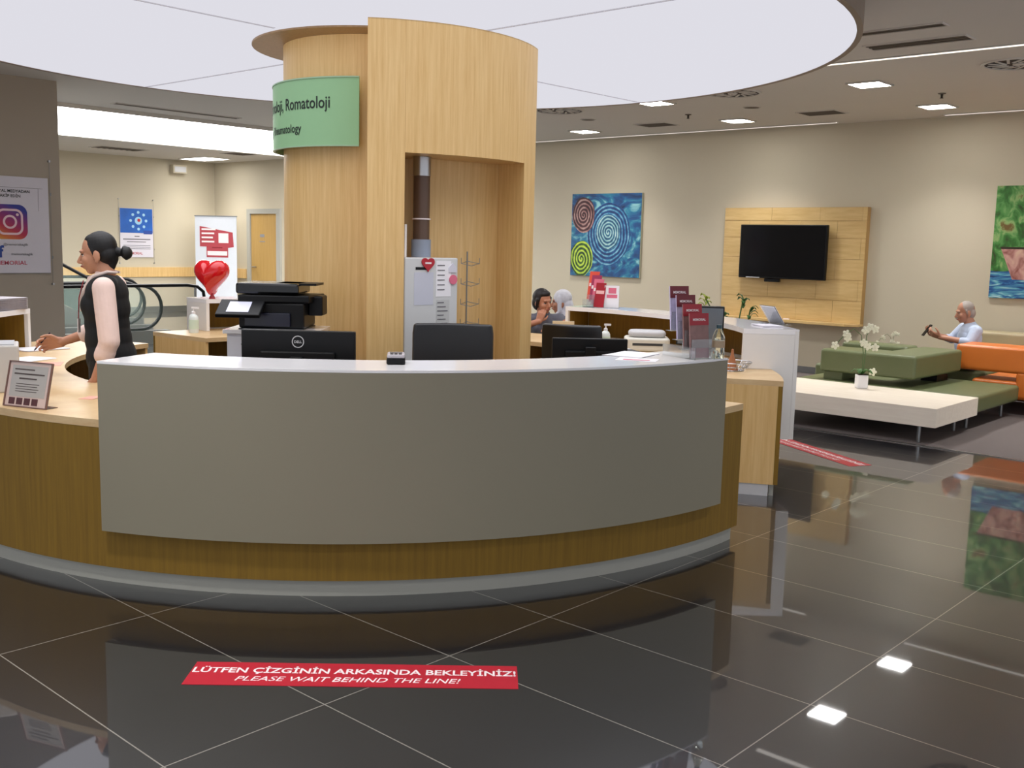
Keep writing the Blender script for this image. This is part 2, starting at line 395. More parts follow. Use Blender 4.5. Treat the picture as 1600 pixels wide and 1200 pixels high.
def sprinkler(loc, label):
    t = thing('sprinkler', label, 'sprinkler', loc)
    MB().lathe([(0, -.012), (.035, -.008), (.04, 0), (0, 0)]).build('escutcheon', VENT, t, smooth=True)
    MB().cone((0, 0, -.045), (0, 0, -.008), .010, .014).lathe([(0, -.05), (.017, -.05), (.017, -.045), (0, -.045)]).build('head', VDARK, t, smooth=True)
sprinkler((-3.96, 10.75, CEIL), 'small dark sprinkler between the two nearest square lamps')
sprinkler((-7.0, 10.85, CEIL), 'small dark sprinkler beside the disc edge, left of the swirl diffuser')

# ------------------------------------------------------------------ wooden column with cabinet
COLX, COLY = -5.6, 4.79; AX = radians(-7.3)
col = thing('wooden_column', 'massive round oak-clad column with a tall curved cabinet on its face', 'column', (COLX, COLY, 0), AX)
MB().lathe([(.645, 0), (.645, 2.862)], n=96).build('column_body', W_COL, col, smooth=True)
MB().arc(.645, .85, 0, 360, 2.862, 2.873, step=4).build('flange', wood('oak_dark_edge', 'a3805a', 'b8946a'), col)
def shell_poly(t0, t1, nin, Ro=1.11, k=10):
    P = [(sqrt(Ro * Ro - t * t), t) for t in [t0 + (t1 - t0) * i / k for i in range(k + 1)]]
    return P + [(nin, t1), (nin, t0)]
HT = .664; OL, OR_, ZT = -.474, .462, 2.108
def sh(t0, t1, nin, z0, z1): return MB().prism(shell_poly(t0, t1, nin), z0, z1)
MB().prism(shell_poly(-HT, OL, .8)[:11] + [(.85, OL), (.50, -.374)], 0, 2.868).build('stile', W_COL, col)
MB().prism(shell_poly(OR_, HT, .8)[:11] + [(.50, .374), (.74, OR_)], 0, 2.868).build('stile', W_COL, col)
sh(OL + .001, OR_ - .001, .6, ZT, 2.868).build('header', W_COL, col)
MB().bb(.73, .75, -.125, OR_, 0, ZT).build('back_panel', W_COL, col)
MB().bb(.735, .748, -.14, -.125, 0, ZT).build('panel_edge', wood('oak_edge', 'b9935c', 'c9a469'), col)
# sign on the column
sg = thing('department_sign', 'curved sage green sign wrapped round the upper column', 'sign', (COLX, COLY, 0))
SR = .715
MB().arc(SR - .012, SR, -175, -50.5, 2.176, 2.588, step=2).build('sign_panel', GREEN_S, sg, smooth=True)
MB().arc(SR - .014, SR + .004, -175, -50.5, 2.168, 2.176, step=2).arc(SR - .014, SR + .004, -175, -50.5, 2.588, 2.596, step=2).build('sign_edge', mat('sign_edge', '9fbfa0', .4), sg)
MB().arc(.646, SR - .012, -174, -52, 2.3, 2.33, step=4).arc(.646, SR - .012, -174, -52, 2.45, 2.48, step=4).build('sign_bracket', STEEL, sg)
def bent(mb, txt, size, a_end, z, **k):
    vs, fs = text_geo(txt, size, align='RIGHT', **k)
    mb.quadmesh([((SR + .002) * cos(radians(a_end) + x / SR), (SR + .002) * sin(radians(a_end) + x / SR), z + y) for x, y in vs], fs)
tm = MB(); bent(tm, 'Endokrinoloji, Romatoloji', .105, -65.5, 2.405, bold=.012, sx=.86)
tm.build('lettering', INK, sg); tm = MB(); bent(tm, 'Endocrinology, Rheumatology', .075, -84, 2.262, bold=.012, sx=.9)
tm.build('lettering', INK, sg)

# fridge-like white cabinet inside the niche, pipe above, card stand
n_ax = Vector((cos(AX), sin(AX), 0)); t_ax = Vector((-sin(AX), cos(AX), 0))
def cpos(n, t, z=0): return tuple(Vector((COLX, COLY, 0)) + n_ax * n + t_ax * t + Vector((0, 0, z)))
fr = thing('refrigerator', 'tall white fridge with magnets and notes in the column niche', 'refrigerator', cpos(.88, -.262), AX)
# local x = out of the niche (towards the viewer), y = to the right
MB().bb(-.10, .085, -.2, .205, 0.03, 1.485).build('body', ENDP, fr, bevel=.006)
MB().bb(.087, .115, -.2, .205, .06, 1.49).build('door', mat('fridge_white', 'cfd0d0', .3), fr, bevel=.008)
MB().bb(-.09, .09, -.19, .19, 0, .03).build('base', BLACK, fr)
def fplane(y0, y1, z0, z1, x=.1165): return MB().bb(.115, x, y0, y1, z0, z1)
fplane(-.12, -.035, 1.415, 1.432).build('label_strip', BLACK, fr)
fplane(-.13, .015, 1.2, 1.40).build('note', mat('lavender_note', 'c9cbd8', .7), fr)
fplane(.035, .15, 1.25, 1.47).build('note', PAPER, fr)
fplane(.04, .14, .98, 1.23).build('note', mat('grey_note', 'c2c3c2', .7), fr)
ln = MB()
for i in range(9): ln.bb(.1165, .118, .047, .047 + .05 + .03 * ((i * 7) % 3) / 2, 1.21 - i * .026, 1.216 - i * .026)
ln.build('lettering', INKG, fr); ln = MB()
for i in range(6): ln.bb(.1165, .118, .045, .10, 1.44 - i * .03, 1.446 - i * .03)
ln.build('lettering', INKG, fr)
def heart2d(s, n=40):
    return [(s * .0625 * 16 * sin(a) ** 3 / 1.0, s * .0625 * (13 * cos(a) - 5 * cos(2 * a) - 2 * cos(3 * a) - cos(4 * a))) for a in [2 * pi * i / n for i in range(n)]]
hp = [(y - .03 + .0, z + 1.452) for y, z in heart2d(.048)]
Mx = Matrix(((0, 0, 1, .1165), (1, 0, 0, 0), (0, 1, 0, 0), (0, 0, 0, 1)))
MB().prism(hp, .0, .008, Mx).build('heart_magnet', RED, fr)
hb = MB().bb(.1245, .1255, -.055, -.008, 1.452, 1.462).build('magnet_band', TXTWHITE, fr)
MB().lathe([(0, 0), (.03, 0), (.03, .006), (0, .006)], n=24, m=Matrix(((0, 0, 1, .1175), (1, 0, 0, .165), (0, 1, 0, 1.355), (0, 0, 0, 1)))).build('round_magnet', PINK, fr)
MB().prism([(.13, 1.43), (.16, 1.46), (.19, 1.43), (.19, 1.40), (.13, 1.40)], 0, .005, Mx).build('house_magnet', mat('grey_white_magnet', 'd5d3de', .6), fr)
pp = thing('vertical_pipe', 'brown vertical tube with silver collar above the white fridge', 'pipe', cpos(.84, -.262, 1.49), AX)
MB().cone((0, .03, .0), (0, .03, .50), .052).build('tube', mat('brown_tube', '5d4638', .4), pp, smooth=True)
MB().cone((0, .03, .50), (0, .03, .615), .056).build('collar', CHROME, pp, smooth=True)
MB().cone((0, .03, .0), (0, .03, .11), .062).build('cup', mat('blue_grey_cup', '8d97a8', .5), pp, smooth=True)
MB().arc(.052, .058, 0, 360, .232, .24, c=(0, .03), step=15).build('band', TXTWHITE, pp)
MB().bb(-.03, .03, -.115, -.1, 0, .2).build('side_plate', ENDP, pp)
st = thing('wire_card_rack', 'thin wire brochure stand beside the white fridge in the niche', 'rack', cpos(.9, .09), AX)
m_ = MB().cone((0, 0, .02), (0, 0, 1.53), .005, n=8); m_.build('pole', STEEL, st)
MB().lathe([(0, 0), (.09, 0), (.09, .012), (.02, .02), (0, .02)]).build('base', STEEL, st, smooth=True)
for k in range(6):
    z = 1.47 - k * .13
    m_ = MB()
    for sg_ in (-1, 1):
        m_.tube([(0, 0, z), (.02, sg_ * .04, z - .01), (.035, sg_ * .075, z - .015), (.035, sg_ * .075, z + .02)], .0022, 6)
    m_.tube([(.035, -.075, z - .015), (.045, 0, z - .03), (.035, .075, z - .015)], .0022, 6)
    m_.build('pocket', STEEL, st)

# ------------------------------------------------------------------ reception ring
def wood_ring(name, label, a0, a1, R0=2.0, R1=2.79):
    t = thing(name, label, 'reception desk', (CX, CY, 0))
    MB().arc(R0, R1, a0, a1, .722, .757).build('worktop', W_TOP, t)
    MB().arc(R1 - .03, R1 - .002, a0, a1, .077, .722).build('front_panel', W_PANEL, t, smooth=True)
    MB().arc(2.735, 2.765, a0 + .5, a1 - .5, 0, .077).build('plinth', PLINTH, t)
    for a in (a0, a1):
        s_ = 1 if a == a0 else -1
        MB().arc(R0 + .01, R1 - .0305, a, a + s_ * .7, .077, .722, step=1).build('end_panel', W_COL, t)
        MB().arc(R0 + .03, R1 - .06, a + s_ * .1, a + s_ * .7, 0, .077, step=1).build('end_plinth', LGREY, t)
    n = int(abs(a1 - a0) / 32)
    for k in range(1, n):
        a = a0 + (a1 - a0) * k / n
        MB().arc(R0 + .08, R1 - .0305, a - .25, a + .25, 0, .722, step=1).build('support', W_COL, t)
    return t
wood_ring('reception_desk', 'long curved oak desk sweeping from left edge round the front', -160, 5)
wood_ring('reception_desk', 'curved oak desk at the rear whose end cabinet stands behind the right gap', 28, 183)
def shell(label, a0, a1, R0, R1, zt=1.03, zb=.262, lining=True, front=GREIGE):
    t = thing('counter_hood', label, 'counter', (CX, CY, 0))
    MB().arc(R0, R1 - .0285, a0, a1, zt - .036, zt, step=1.5).arc(R1 - .0285, R1, a0, a1, zt - .011, zt, step=1.5).build('top_slab', WHITE, t)
    MB().arc(R1 - .028, R1 - .0005, a0, a1, zb, zt - .012, step=1.5).build('front_panel', front, t, smooth=True)
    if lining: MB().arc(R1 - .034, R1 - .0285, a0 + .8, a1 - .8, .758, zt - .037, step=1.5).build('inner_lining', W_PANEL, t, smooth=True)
    th = .034 / R1 * 57.3
    for a, s_ in ((a0, 1), (a1, -1)):
        if lining: MB().arc(R0 + .03, R1 - .04, a + s_ * (th + .03), a + s_ * (th + .15), .7585, zt - .037, step=.5).build('end_lining', W_PANEL, t)
        MB().arc(R0 + .001, R1 - .029, a, a + s_ * th, .7585, zt - .037, step=.5).build('end_panel', ENDP, t)
        if R1 - .029 > 2.80:
            MB().arc(2.793, R1 - .029, a, a + s_ * th, zb, .7585, step=.5).build('end_skirt', ENDP, t)
    return t
shell('big curved front counter with greige face and glossy white top', -65.6, -1.0, 2.44, 2.84)
shell('white counter hood on the rear right desk, beside the lounge', 41.5, 98, 2.58, 2.97, zt=1.04, front=ENDP)
shell('white counter hood on the rear left desk behind the printer', 128, 174.5, 2.58, 2.97, zt=1.04, front=ENDP)
shell('white counter hood at far left edge with oak-lined shelf', -144, -122, 2.55, 2.95, zt=1.04, front=ENDP)

# ------------------------------------------------------------------ waiting area
tb = thing('low_table', 'long low pale ash table on thin steel legs with the orchid', 'coffee table', (-3.86, 9.12, 0))
MB().bb(-.95, .84, -.5, .53, .155, .318).build('table_top', W_PALE, tb, bevel=.004)
for x, y in ((.68, -.42), (-.85, -.42), (.68, .42), (-.85, .42)):
    MB().cone((x, y, .006), (x, y, .155), .016).build('leg', STEEL, tb, smooth=True)
sofa = thing('olive_sofa', 'olive green modular sofa with blocky backrest right behind the ash table', 'sofa', (-3.86, 10.3, 0))
MB().bb(-.95, .82, -.645, .63, .16, .318).build('seat', OLIVE, sofa, bevel=.03, seg=4)
bk = MB().prism([(-.74, -.56), (.22, -.56), (.25, .62), (-.16, .62), (-.20, -.12), (-.74, -.12)], .40, .625)
bk.build('backrest', OLIVE, sofa, bevel=.03, seg=4)
MB().bb(-.72, -.52, -.5, -.18, .312, .405).build('backrest_support', OLIVE, sofa, bevel=.01)
MB().bb(.0, .16, .2, .5, .312, .405).build('backrest_support', BLACK, sofa)
for x, y in ((.7, -.5), (.7, .5), (-.85, -.5), (-.85, .5)):
    MB().cone((x, y, .006), (x, y, .165), .016).build('leg', STEEL, sofa, smooth=True)
os_ = thing('orange_sofa', 'orange leatherette sofa block at the right edge behind the olive seat', 'sofa', (-3.1, 11.35, 0))
MB().bb(-.42, 1.3, -.37, .66, .16, .34).build('seat', ORANGE, os_, bevel=.03, seg=4)
MB().bb(-.60, .62, -.38, .06, .42, .68).build('backrest', ORANGE, os_, bevel=.035, seg=4)
MB().bb(.0, .62, -.375, .05, .17, .44).build('armrest', ORANGE, os_, bevel=.03, seg=4)
for x, y in ((-.3, -.3), (1.2, -.3), (-.3, .55), (1.2, .55)):
    MB().cone((x, y, .006), (x, y, .165), .016).build('leg', STEEL, os_, smooth=True)
s2_ = thing('olive_sofa', 'second olive sofa half hidden behind the first, near the back wall', 'sofa', (-4.75, 11.45, 0))
MB().bb(-.5, .3, -.45, .5, .16, .33).build('seat', OLIVE, s2_, bevel=.03, seg=4)
MB().bb(-.2, .55, -.45, -.15, .40, .60).build('backrest', OLIVE, s2_, bevel=.035, seg=4)
MB().bb(-.1, .2, -.4, -.2, .32, .41).build('backrest_support', OLIVE, s2_)
for x, y in ((-.4, -.35), (.22, -.35), (-.4, .4), (.22, .4)):
    MB().cone((x, y, .006), (x, y, .165), .016).build('leg', STEEL, s2_, smooth=True)
bn = thing('beige_bench', 'beige and olive bench along the back wall behind the seated man', 'bench', (-3.3, 12.3, 0))
MB().bb(-1.25, 2.0, -.22, .2, .16, .42).build('seat', BEIGEL, bn, bevel=.03, seg=4)
MB().bb(-.75, 2.0, -.06, .2, .42, .74).build('backrest', BEIGEL, bn, bevel=.035, seg=4)
MB().bb(.1, 2.0, -.24, -.065, .425, .66).build('cushion', OLIVE, bn, bevel=.03, seg=4)
for x in (-1.1, .4, 1.9):
    MB().cone((x, 0, .006), (x, 0, .165), .016).build('leg', STEEL, bn, smooth=True)

def orchid(loc, label, rz, seed, sc_=1.0):
    rnd = random.Random(seed); t = thing('potted_orchid', label, 'plant', loc, rz); t.scale = (sc_,) * 3
    MB().prism([(-.05, -.05), (.05, -.05), (.05, .05), (-.05, .05)], 0, .13).build('pot', WHITE, t, bevel=.012, seg=3)
    MB().bb(-.043, .043, -.043, .043, .128, .134).build('soil', mat('bark_soil', '3b2f26', .9), t)
    lf = MB()
    for k in range(5):
        a = k * 2 * pi / 5 + .4; dx, dy = cos(a), sin(a); L = .09 + .03 * rnd.random()
        pts = [(0, 0), (.35, .045), (.7, .05), (1, .02)]
        vs = []
        for q, h in pts:
            wd = .024 * sin(pi * (q * .8 + .1))
            vs += [(dx * L * q - dy * wd, dy * L * q + dx * wd, .13 + h), (dx * L * q, dy * L * q, .125 + h), (dx * L * q + dy * wd, dy * L * q - dx * wd, .13 + h)]
        lf.quadmesh(vs, [(3 * i + j, 3 * i + j + 1, 3 * i + j + 4, 3 * i + j + 3) for i in range(3) for j in range(2)])
    o = lf.build('leaves', LEAF, t, smooth=True); sm = o.modifiers.new('s', 'SOLIDIFY'); sm.thickness = .003
    stems = [[(0, 0, .13), (.0, .0, .33), (-.03, 0, .50), (-.10, 0, .56), (-.19, 0, .50), (-.25, 0, .42)],
             [(0.01, 0, .13), (.02, .0, .33), (.02, .0, .50), (.06, 0, .57), (.11, .0, .53)]]
    for s_ in stems: MB().tube(s_, .0035, 6).build('stem', mat('stem_green', '4d6b3a', .6), t, smooth=True)
    spots = [(-.27, 0, .40), (-.17, 0, .51), (-.15, .01, .47), (.0, -.02, .55), (.04, -.02, .58), (.09, -.02, .56), (-.01, -.02, .43), (.03, -.02, .40), (.10, -.02, .39), (.09, -.03, .16)]
    for p in spots:
        f = MB(); a0 = rnd.random() * 2
        for k in range(5):
            a = a0 + k * 2 * pi / 5
            R = Matrix.Rotation(a, 3, 'Y')
            f.ell(Vector(p) + R @ Vector((.021, 0, 0)), (.020, .005, .015), R, n=10, k=6)
        f.ell(Vector(p) + Vector((0, -.008, 0)), (.008, .008, .008), n=8, k=6)
        f.build('flower', PETAL, t, smooth=True)
    return t
orchid((-4.0, 9.38, .318), 'white orchid in white square pot on the ash table', .72, 3)
orchid((-4.62, 11.6, .33), 'second white orchid peeping over the olive backrest by the seated man', .72, 5, .62)

# TV wall panel
tp = thing('wall_panel', 'oak wall panel with grooves and bottom shelf behind the television', 'wall panel', (-6.4, YB, 0))
pw = MB()
rows = [.70, .98, 1.24, 1.50, 1.76, 1.98, 2.15]
for i in range(6):
    xs = [-1.0, -.3, .38, .94, 1.0] if i % 2 else [-1.0, -.62, .12, .62, 1.0]
    for a, b in zip(xs, xs[1:]):
        pw.bb(a + .0015, b - .0015, -.10, -.02, rows[i] + .003, rows[i + 1] - .003)
pw.build('panel_boards', W_TV, tp)
MB().bb(-1.0, 1.0, -.094, -.001, .70, 2.15).build('panel_core', wood('oak_side', 'a8834a', 'b8935a'), tp)
MB().prism([(-1.0, -.001), (-1.0, -.16), (-.9, -.25), (.86, -.25), (1.0, -.14), (1.0, -.001)], .665, .70).build('shelf', W_TV, tp, bevel=.003)
MB().bb(.0, .08, -.2, -.17, .7005, .715).build('remote', TXTWHITE, tp)
tv = thing('television', 'black flat television switched off on the oak wall panel', 'television', (-6.47, YB - .10, 1.575))
MB().bb(-.615, .615, -.115, -.06, -.35, .35).build('cabinet', BLACK, tv, bevel=.008)
MB().bb(-.595, .595, -.118, -.114, -.33, .333).build('screen', SCREEN, tv)
MB().bb(-.2, .2, -.06, -.001, -.15, .15).build('wall_bracket', BLACK, tv)
MB().bb(-.5, -.30, -.117, -.112, -.347, -.338).build('label_strip', LGREY, tv)
MB().prism([(-.24, -.10), (-.02, -.10), (-.04, -.03), (-.22, -.03)], -.395, -.352).build('receiver_box', BLACK, tv, bevel=.006)

# paintings
def painting_nodes(name, build):
    m = bpy.data.materials.new(name); m.use_nodes = True; nt = m.node_tree; b = nt.nodes['Principled BSDF']; b.inputs['Roughness'].default_value = .55
    tc = nt.nodes.new('ShaderNodeTexCoord'); sx = nt.nodes.new('ShaderNodeSeparateXYZ'); nt.links.new(tc.outputs['Object'], sx.inputs[0])
    class G: pass
    g = G(); g.nt = nt; g.x = sx.outputs['X']; g.z = sx.outputs['Z']; g.tc = tc
    def mth(op, a, v=None, clamp=False):
        n = nt.nodes.new('ShaderNodeMath'); n.operation = op; n.use_clamp = clamp
        for i, q in enumerate((a, v)):
            if q is None: continue
            if isinstance(q, (int, float)): n.inputs[i].default_value = q
            else: nt.links.new(q, n.inputs[i])
        return n.outputs[0]
    def noise(scale, sc3=(1, 1, 1), det=5, dist=0):
        mp = nt.nodes.new('ShaderNodeMapping'); mp.inputs['Scale'].default_value = sc3; nt.links.new(tc.outputs['Object'], mp.inputs['Vector'])
        n = nt.nodes.new('ShaderNodeTexNoise'); n.inputs['Scale'].default_value = scale; n.inputs['Detail'].default_value = det; n.inputs['Distortion'].default_value = dist
        nt.links.new(mp.outputs['Vector'], n.inputs['Vector']); return n.outputs['Fac']
    def ramp(f, *cs):
        r = nt.nodes.new('ShaderNodeValToRGB'); el = r.color_ramp.elements
        while len(el) < len(cs): el.new(.5)
        for e, (p, c) in zip(el, cs): e.position = p; e.color = S(c)
        nt.links.new(f, r.inputs['Fac']); return r.outputs['Color']
    def mix(f, a, c):
        n = nt.nodes.new('ShaderNodeMix'); n.data_type = 'RGBA'; nt.links.new(f, n.inputs['Factor']); nt.links.new(a, n.inputs['A']); nt.links.new(c, n.inputs['B']); return n.outputs['Result']
    g.mth, g.noise, g.ramp, g.mix = mth, noise, ramp, mix
    nt.links.new(build(g), b.inputs['Base Color']); return m
def spiral_art(g):
    m = g.mth; wob = m('MULTIPLY', m('SUBTRACT', g.noise(5), .5), .10)
    base = g.ramp(g.noise(2.2, (1, 1, 1.6), 8, 2.5), (.28, '08244f'), (.46, '0f4c82'), (.57, '217898'), (.70, '8cc4c8'))
    def rings(cx, cz, rad, per, cols, base, ecc=1.0):
        dx = m('DIVIDE', m('SUBTRACT', g.x, cx), ecc); dz = m('SUBTRACT', g.z, cz)
        d = m('ADD', m('SQRT', m('ADD', m('MULTIPLY', dx, dx), m('MULTIPLY', dz, dz))), m('MULTIPLY', wob, .5))
        an = m('DIVIDE', m('ARCTAN2', dz, dx), 2 * pi)
        f = m('ADD', m('MULTIPLY', m('SINE', m('MULTIPLY', m('ADD', m('DIVIDE', d, per), an), 2 * pi)), .35), g.noise(14))
        return g.mix(m('LESS_THAN', d, rad), base, g.ramp(f, *cols))
    c = rings(.06, .02, .47, .060, ((.1, '082656'), (.45, '104a86'), (.68, '1d6f9c'), (.98, '86bccb')), base, .85)
    c = rings(.06, .04, .26, .050, ((.1, '103a5e'), (.4, '2b6c8e'), (.7, '7fb0b4'), (.95, 'b9cfcb')), c, .85)
    c = rings(-.42, .30, .27, .058, ((.1, '2a1218'), (.4, '4a2026'), (.7, '8a5a58'), (.95, 'b89a92')), c, .8)
    c = rings(-.44, -.36, .27, .062, ((.1, '142a0f'), (.42, '3f701a'), (.62, '9abd28'), (.95, 'c8da50')), c, .8)
    return c
def boat_art(g):
    m = g.mth
    green = g.ramp(g.noise(9, (1, 1, .8), 9, .6), (.30, '2c3c10'), (.42, '2f6a26'), (.52, '4f8a44'), (.62, '88a868'), (.70, '6b5424'))
    sea = g.ramp(g.noise(7, (.5, 1, 2.6), 6, 1.5), (.3, '0b2350'), (.45, '1e5a96'), (.58, '5fa8b8'), (.72, 'cfe4e6'))
    c = g.mix(m('LESS_THAN', m('ADD', g.z, m('MULTIPLY', g.noise(3), .06)), -.30), green, sea)
    hull = g.ramp(g.noise(5, (2, 1, 1), 5, 1), (.3, '7a3a30'), (.5, 'b98a82'), (.7, 'd2b39c'))
    left = m('GREATER_THAN', g.x, m('ADD', m('MULTIPLY', m('ADD', g.z, .06), -.42), -.66))
    inside = m('MULTIPLY', m('MULTIPLY', left, m('LESS_THAN', g.z, -.06)), m('GREATER_THAN', g.z, -.42))
    c = g.mix(inside, c, hull)
    edge = m('MULTIPLY', m('LESS_THAN', m('ABSOLUTE', m('SUBTRACT', g.z, -.065)), .012), left)
    return g.mix(edge, c, g.ramp(g.x, (0, '2c2410'), (1, '2c2410')))
def painting(loc, w_, h_, label, m):
    t = thing('painting', label, 'painting', loc)
    MB().bb(-w_ / 2, w_ / 2, -.035, -.001, -h_ / 2, h_ / 2).build('canvas_edge', mat('canvas_edge', 'c9cdb5', .7), t)
    MB().bb(-w_ / 2 + .001, w_ / 2 - .001, -.039, -.0355, -h_ / 2 + .001, h_ / 2 - .001).build('painted_face', m, t)
painting((-9.48, YB, 1.76), 1.30, 1.24, 'blue abstract painting with brown, green and blue spirals', painting_nodes('spiral_painting', spiral_art))
painting((-3.17, YB, 1.745), 1.5, 1.27, 'green and blue painting of a pink boat on waves at right edge', painting_nodes('boat_painting', boat_art))

# floor stickers
def sticker(c, rz, label):
    t = thing('floor_sticker', label, 'floor sticker', (c[0], c[1], 0), rz)
    MB().bb(-.6, .6, -.10, .10, 0, .0015).build('vinyl', mat('red_vinyl', 'c21f35', .3, noise=.03), t, bevel=0)
    m_ = MB(); text_flat(m_, 'LÜTFEN ÇİZGİNİN ARKASINDA BEKLEYİNİZ!', .062, (0, .008), .0018, bold=.022, sx=.93)
    m_.build('lettering', TXTWHITE, t); m_ = MB(); text_flat(m_, 'PLEASE WAIT BEHIND THE LINE!', .055, (-.02, -.062), .0018, bold=.006, sx=1.02, shear=.25)
    m_.build('lettering', TXTWHITE, t)
sticker((-2.82, 2.31), radians(43.3), 'red please-wait floor sticker in front of the big curved counter')
sticker((-3.64, 7.69), radians(-29), 'red please-wait floor sticker beside the rear white counter')

# ------------------------------------------------------------------ far left: escalators, barrier, banner, posters
def rail_glass(t, X, pts, z0f, top=.05):
    MB().tube([(X, y, z) for y, z in pts], .028, 10).build('handrail', BLACK, t, smooth=True)
def escalator(loc, label, rising):
    t = thing('escalator', label, 'escalator', loc)
    for X in (0, -1.0):
        yend = (8.9 if rising else 7.93 if X == 0 else 8.2) - loc[1]
        r = .32
        arcp = [(yend - r + r * sin(a), .22 + r + r * cos(a)) for a in [pi * k / 12 for k in range(13)]]
        if rising:
            y0 = yend - .9; flat = [(y0 - 3.6, .86 + 3.6 * .53), (y0, .86)]
        else: flat = [(yend - 6.5, .86)]
        MB().tube([(X, y, z) for y, z in flat + arcp + [(yend - r - .25, .22)]], .026, 10).build('handrail', BLACK, t, smooth=True)
        poly = [(y, z - .02) for y, z in flat] + [(yend - r + (r - .03) * sin(a), .22 + r + (r - .03) * cos(a)) for a in [pi * k / 12 for k in range(13)]]
        poly += ([(y0, .22), (y0 - 3.6, .22 + 3.6 * .53)] if rising else [(yend - 6.5, .22)])
        vs = [(X + dx, y, z) for dx in (-.006, .006) for y, z in poly]; n = len(poly)
        MB().quadmesh(vs, [tuple(range(n)), tuple(range(n, 2 * n))[::-1]] + [(i, (i + 1) % n, n + (i + 1) % n, n + i) for i in range(n)]).build('glass_panel', GLASSG, t)
        if rising:
            sk = [(y0 - 3.6, 0), (yend, 0), (yend, .2), (y0, .2), (y0 - 3.6, .2 + 3.6 * .53)]
        else: sk = [(yend - 6.5, 0), (yend + .1, 0), (yend + .1, .2), (yend - 6.5, .2)]
        n = len(sk); vs = [(X + dx, y, z) for dx in (-.07, .07) for y, z in sk]
        MB().quadmesh(vs, [tuple(range(n)), tuple(range(n, 2 * n))[::-1]] + [(i, (i + 1) % n, n + (i + 1) % n, n + i) for i in range(n)]).build('skirt', STEEL, t)
    if rising:
        s_ = MB()
        for k in range(18): s_.bb(-.92, -.08, y0 - .2 * (k + 1), y0 - .2 * k, 0, .01 + .106 * (k + 1))
        s_.build('steps', DARKG, t)
    else:
        MB().bb(-.92, -.08, yend - 6.5, yend, 0, .02).build('comb_plate', STEEL, t)
    return t
e1 = escalator((-14.2, 5.0, 0), 'escalator with black handrail loops and glass sides behind the receptionist', False)
MB().bb(.02, .03, -.15, .25, .28, .78).bb(.02, .03, .33, .6, .28, .78).build('glass_reflection', mat('light_blue_reflection', 'a9d3e6', .5), e1)  # pale blue panels standing in for a reflection in the glass
escalator((-16.6, 5.4, 0), 'rising escalator beyond the first, handrail sloping up to the left', True)
br = thing('glass_barrier', 'glass barrier with black top rail next to the heart balloon', 'railing', (-12.4, 6.3, 0))
MB().tube([(0, -1.1, .95), (0, 1.0, .95), (0, 1.15, .93), (0, 1.24, .86), (0, 1.26, .72)], .022, 10).build('top_rail', BLACK, br, smooth=True)
MB().bb(-.006, .006, -1.05, -.02, .06, .93).bb(-.006, .006, .02, 1.1, .06, .93).build('glass_panel', GLASSG, br)
for y in (-1.05, 0, 1.12): MB().cone((0, y, 0), (0, y, .93), .016).build('post', STEEL, br, smooth=True)
MB().bb(-.03, .03, -1.1, 1.15, 0, .05).build('base_channel', STEEL, br)

# roll-up banner in the far corner
bnr = thing('rollup_banner', 'tall white roll-up banner with red card graphics in the far corner', 'banner', (-19.1, 11.93, 0), radians(38))
MB().bb(-.44, .44, -.01, .01, .08, 2.02).build('fabric', mat('banner_white', 'dde2ea', .6), bnr)
MB().bb(-.46, .46, -.06, .06, 0, .08).build('cassette', STEEL, bnr)
MB().bb(-.45, .45, -.015, .015, 2.02, 2.04).build('top_rail', STEEL, bnr)
g = MB(); v = [(-.34, 1.82), (.36, 1.70), (.38, 1.40), (.26, 1.38), (.26, 1.18), (-.2, 1.18), (-.2, 1.40), (-.34, 1.40)]
n = len(v); g.quadmesh([(x, y, z) for y in (-.012, -.014) for x, z in v], [tuple(range(n)), tuple(range(n, 2 * n))]); g.build('red_card_print', mat('brick_red_print', 'b4424c', .6), bnr)
g = MB()
for k, wd in enumerate((.30, .27, .24, .27)): rect(g, -.30, -.30 + wd, 1.74 - k * .085, 1.775 - k * .085, -.017, -.015)
rect(g, .06, .27, 1.48, 1.68, -.017, -.015); rect(g, -.18, .24, 1.22, 1.31, -.017, -.015); g.build('lettering', TXTWHITE, bnr)
g = MB(); rect(g, -.08, .14, 1.375, 1.395, -.019, -.017); g.build('dark_red_bar', DKRED, bnr)  # dark red bar across the card print

# posters on cable hangers
def cables(t, w_, h_, top=.18, bot=.12):
    for s_ in (-1, 1):
        MB().cone((s_ * (w_ / 2 + .02), -.02, -h_ / 2 - bot), (s_ * (w_ / 2 + .02), -.02, h_ / 2 + top), .0025, n=6).build('cable', STEEL, t)
        for z in (-h_ / 2 - bot, h_ / 2 + top): MB().cone((s_ * (w_ / 2 + .02), -.035, z), (s_ * (w_ / 2 + .02), 0, z), .012, n=12).build('cable_fixing', CHROME, t, smooth=True)
        for z in (-h_ / 3, h_ / 3): MB().cone((s_ * (w_ / 2 + .02), -.03, z - .015), (s_ * (w_ / 2 + .02), -.03, z + .015), .008, n=10).build('clamp', STEEL, t)
ps = thing('hanging_poster', 'large white social media poster hung on cables on the taupe partition', 'poster', (-11.2, 4.57, 1.665), pi / 2)
PW, PH = .78, 1.0
MB().bb(-PW / 2, PW / 2, -.02, -.012, -PH / 2, PH / 2).build('board', mat('poster_white', 'dcd8e2', .45), ps)
MB().bb(-PW / 2, PW / 2, -.021, -.011, -PH / 2 - .006, -PH / 2).build('bottom_edge', MGREY, ps)
cables(ps, PW, PH)
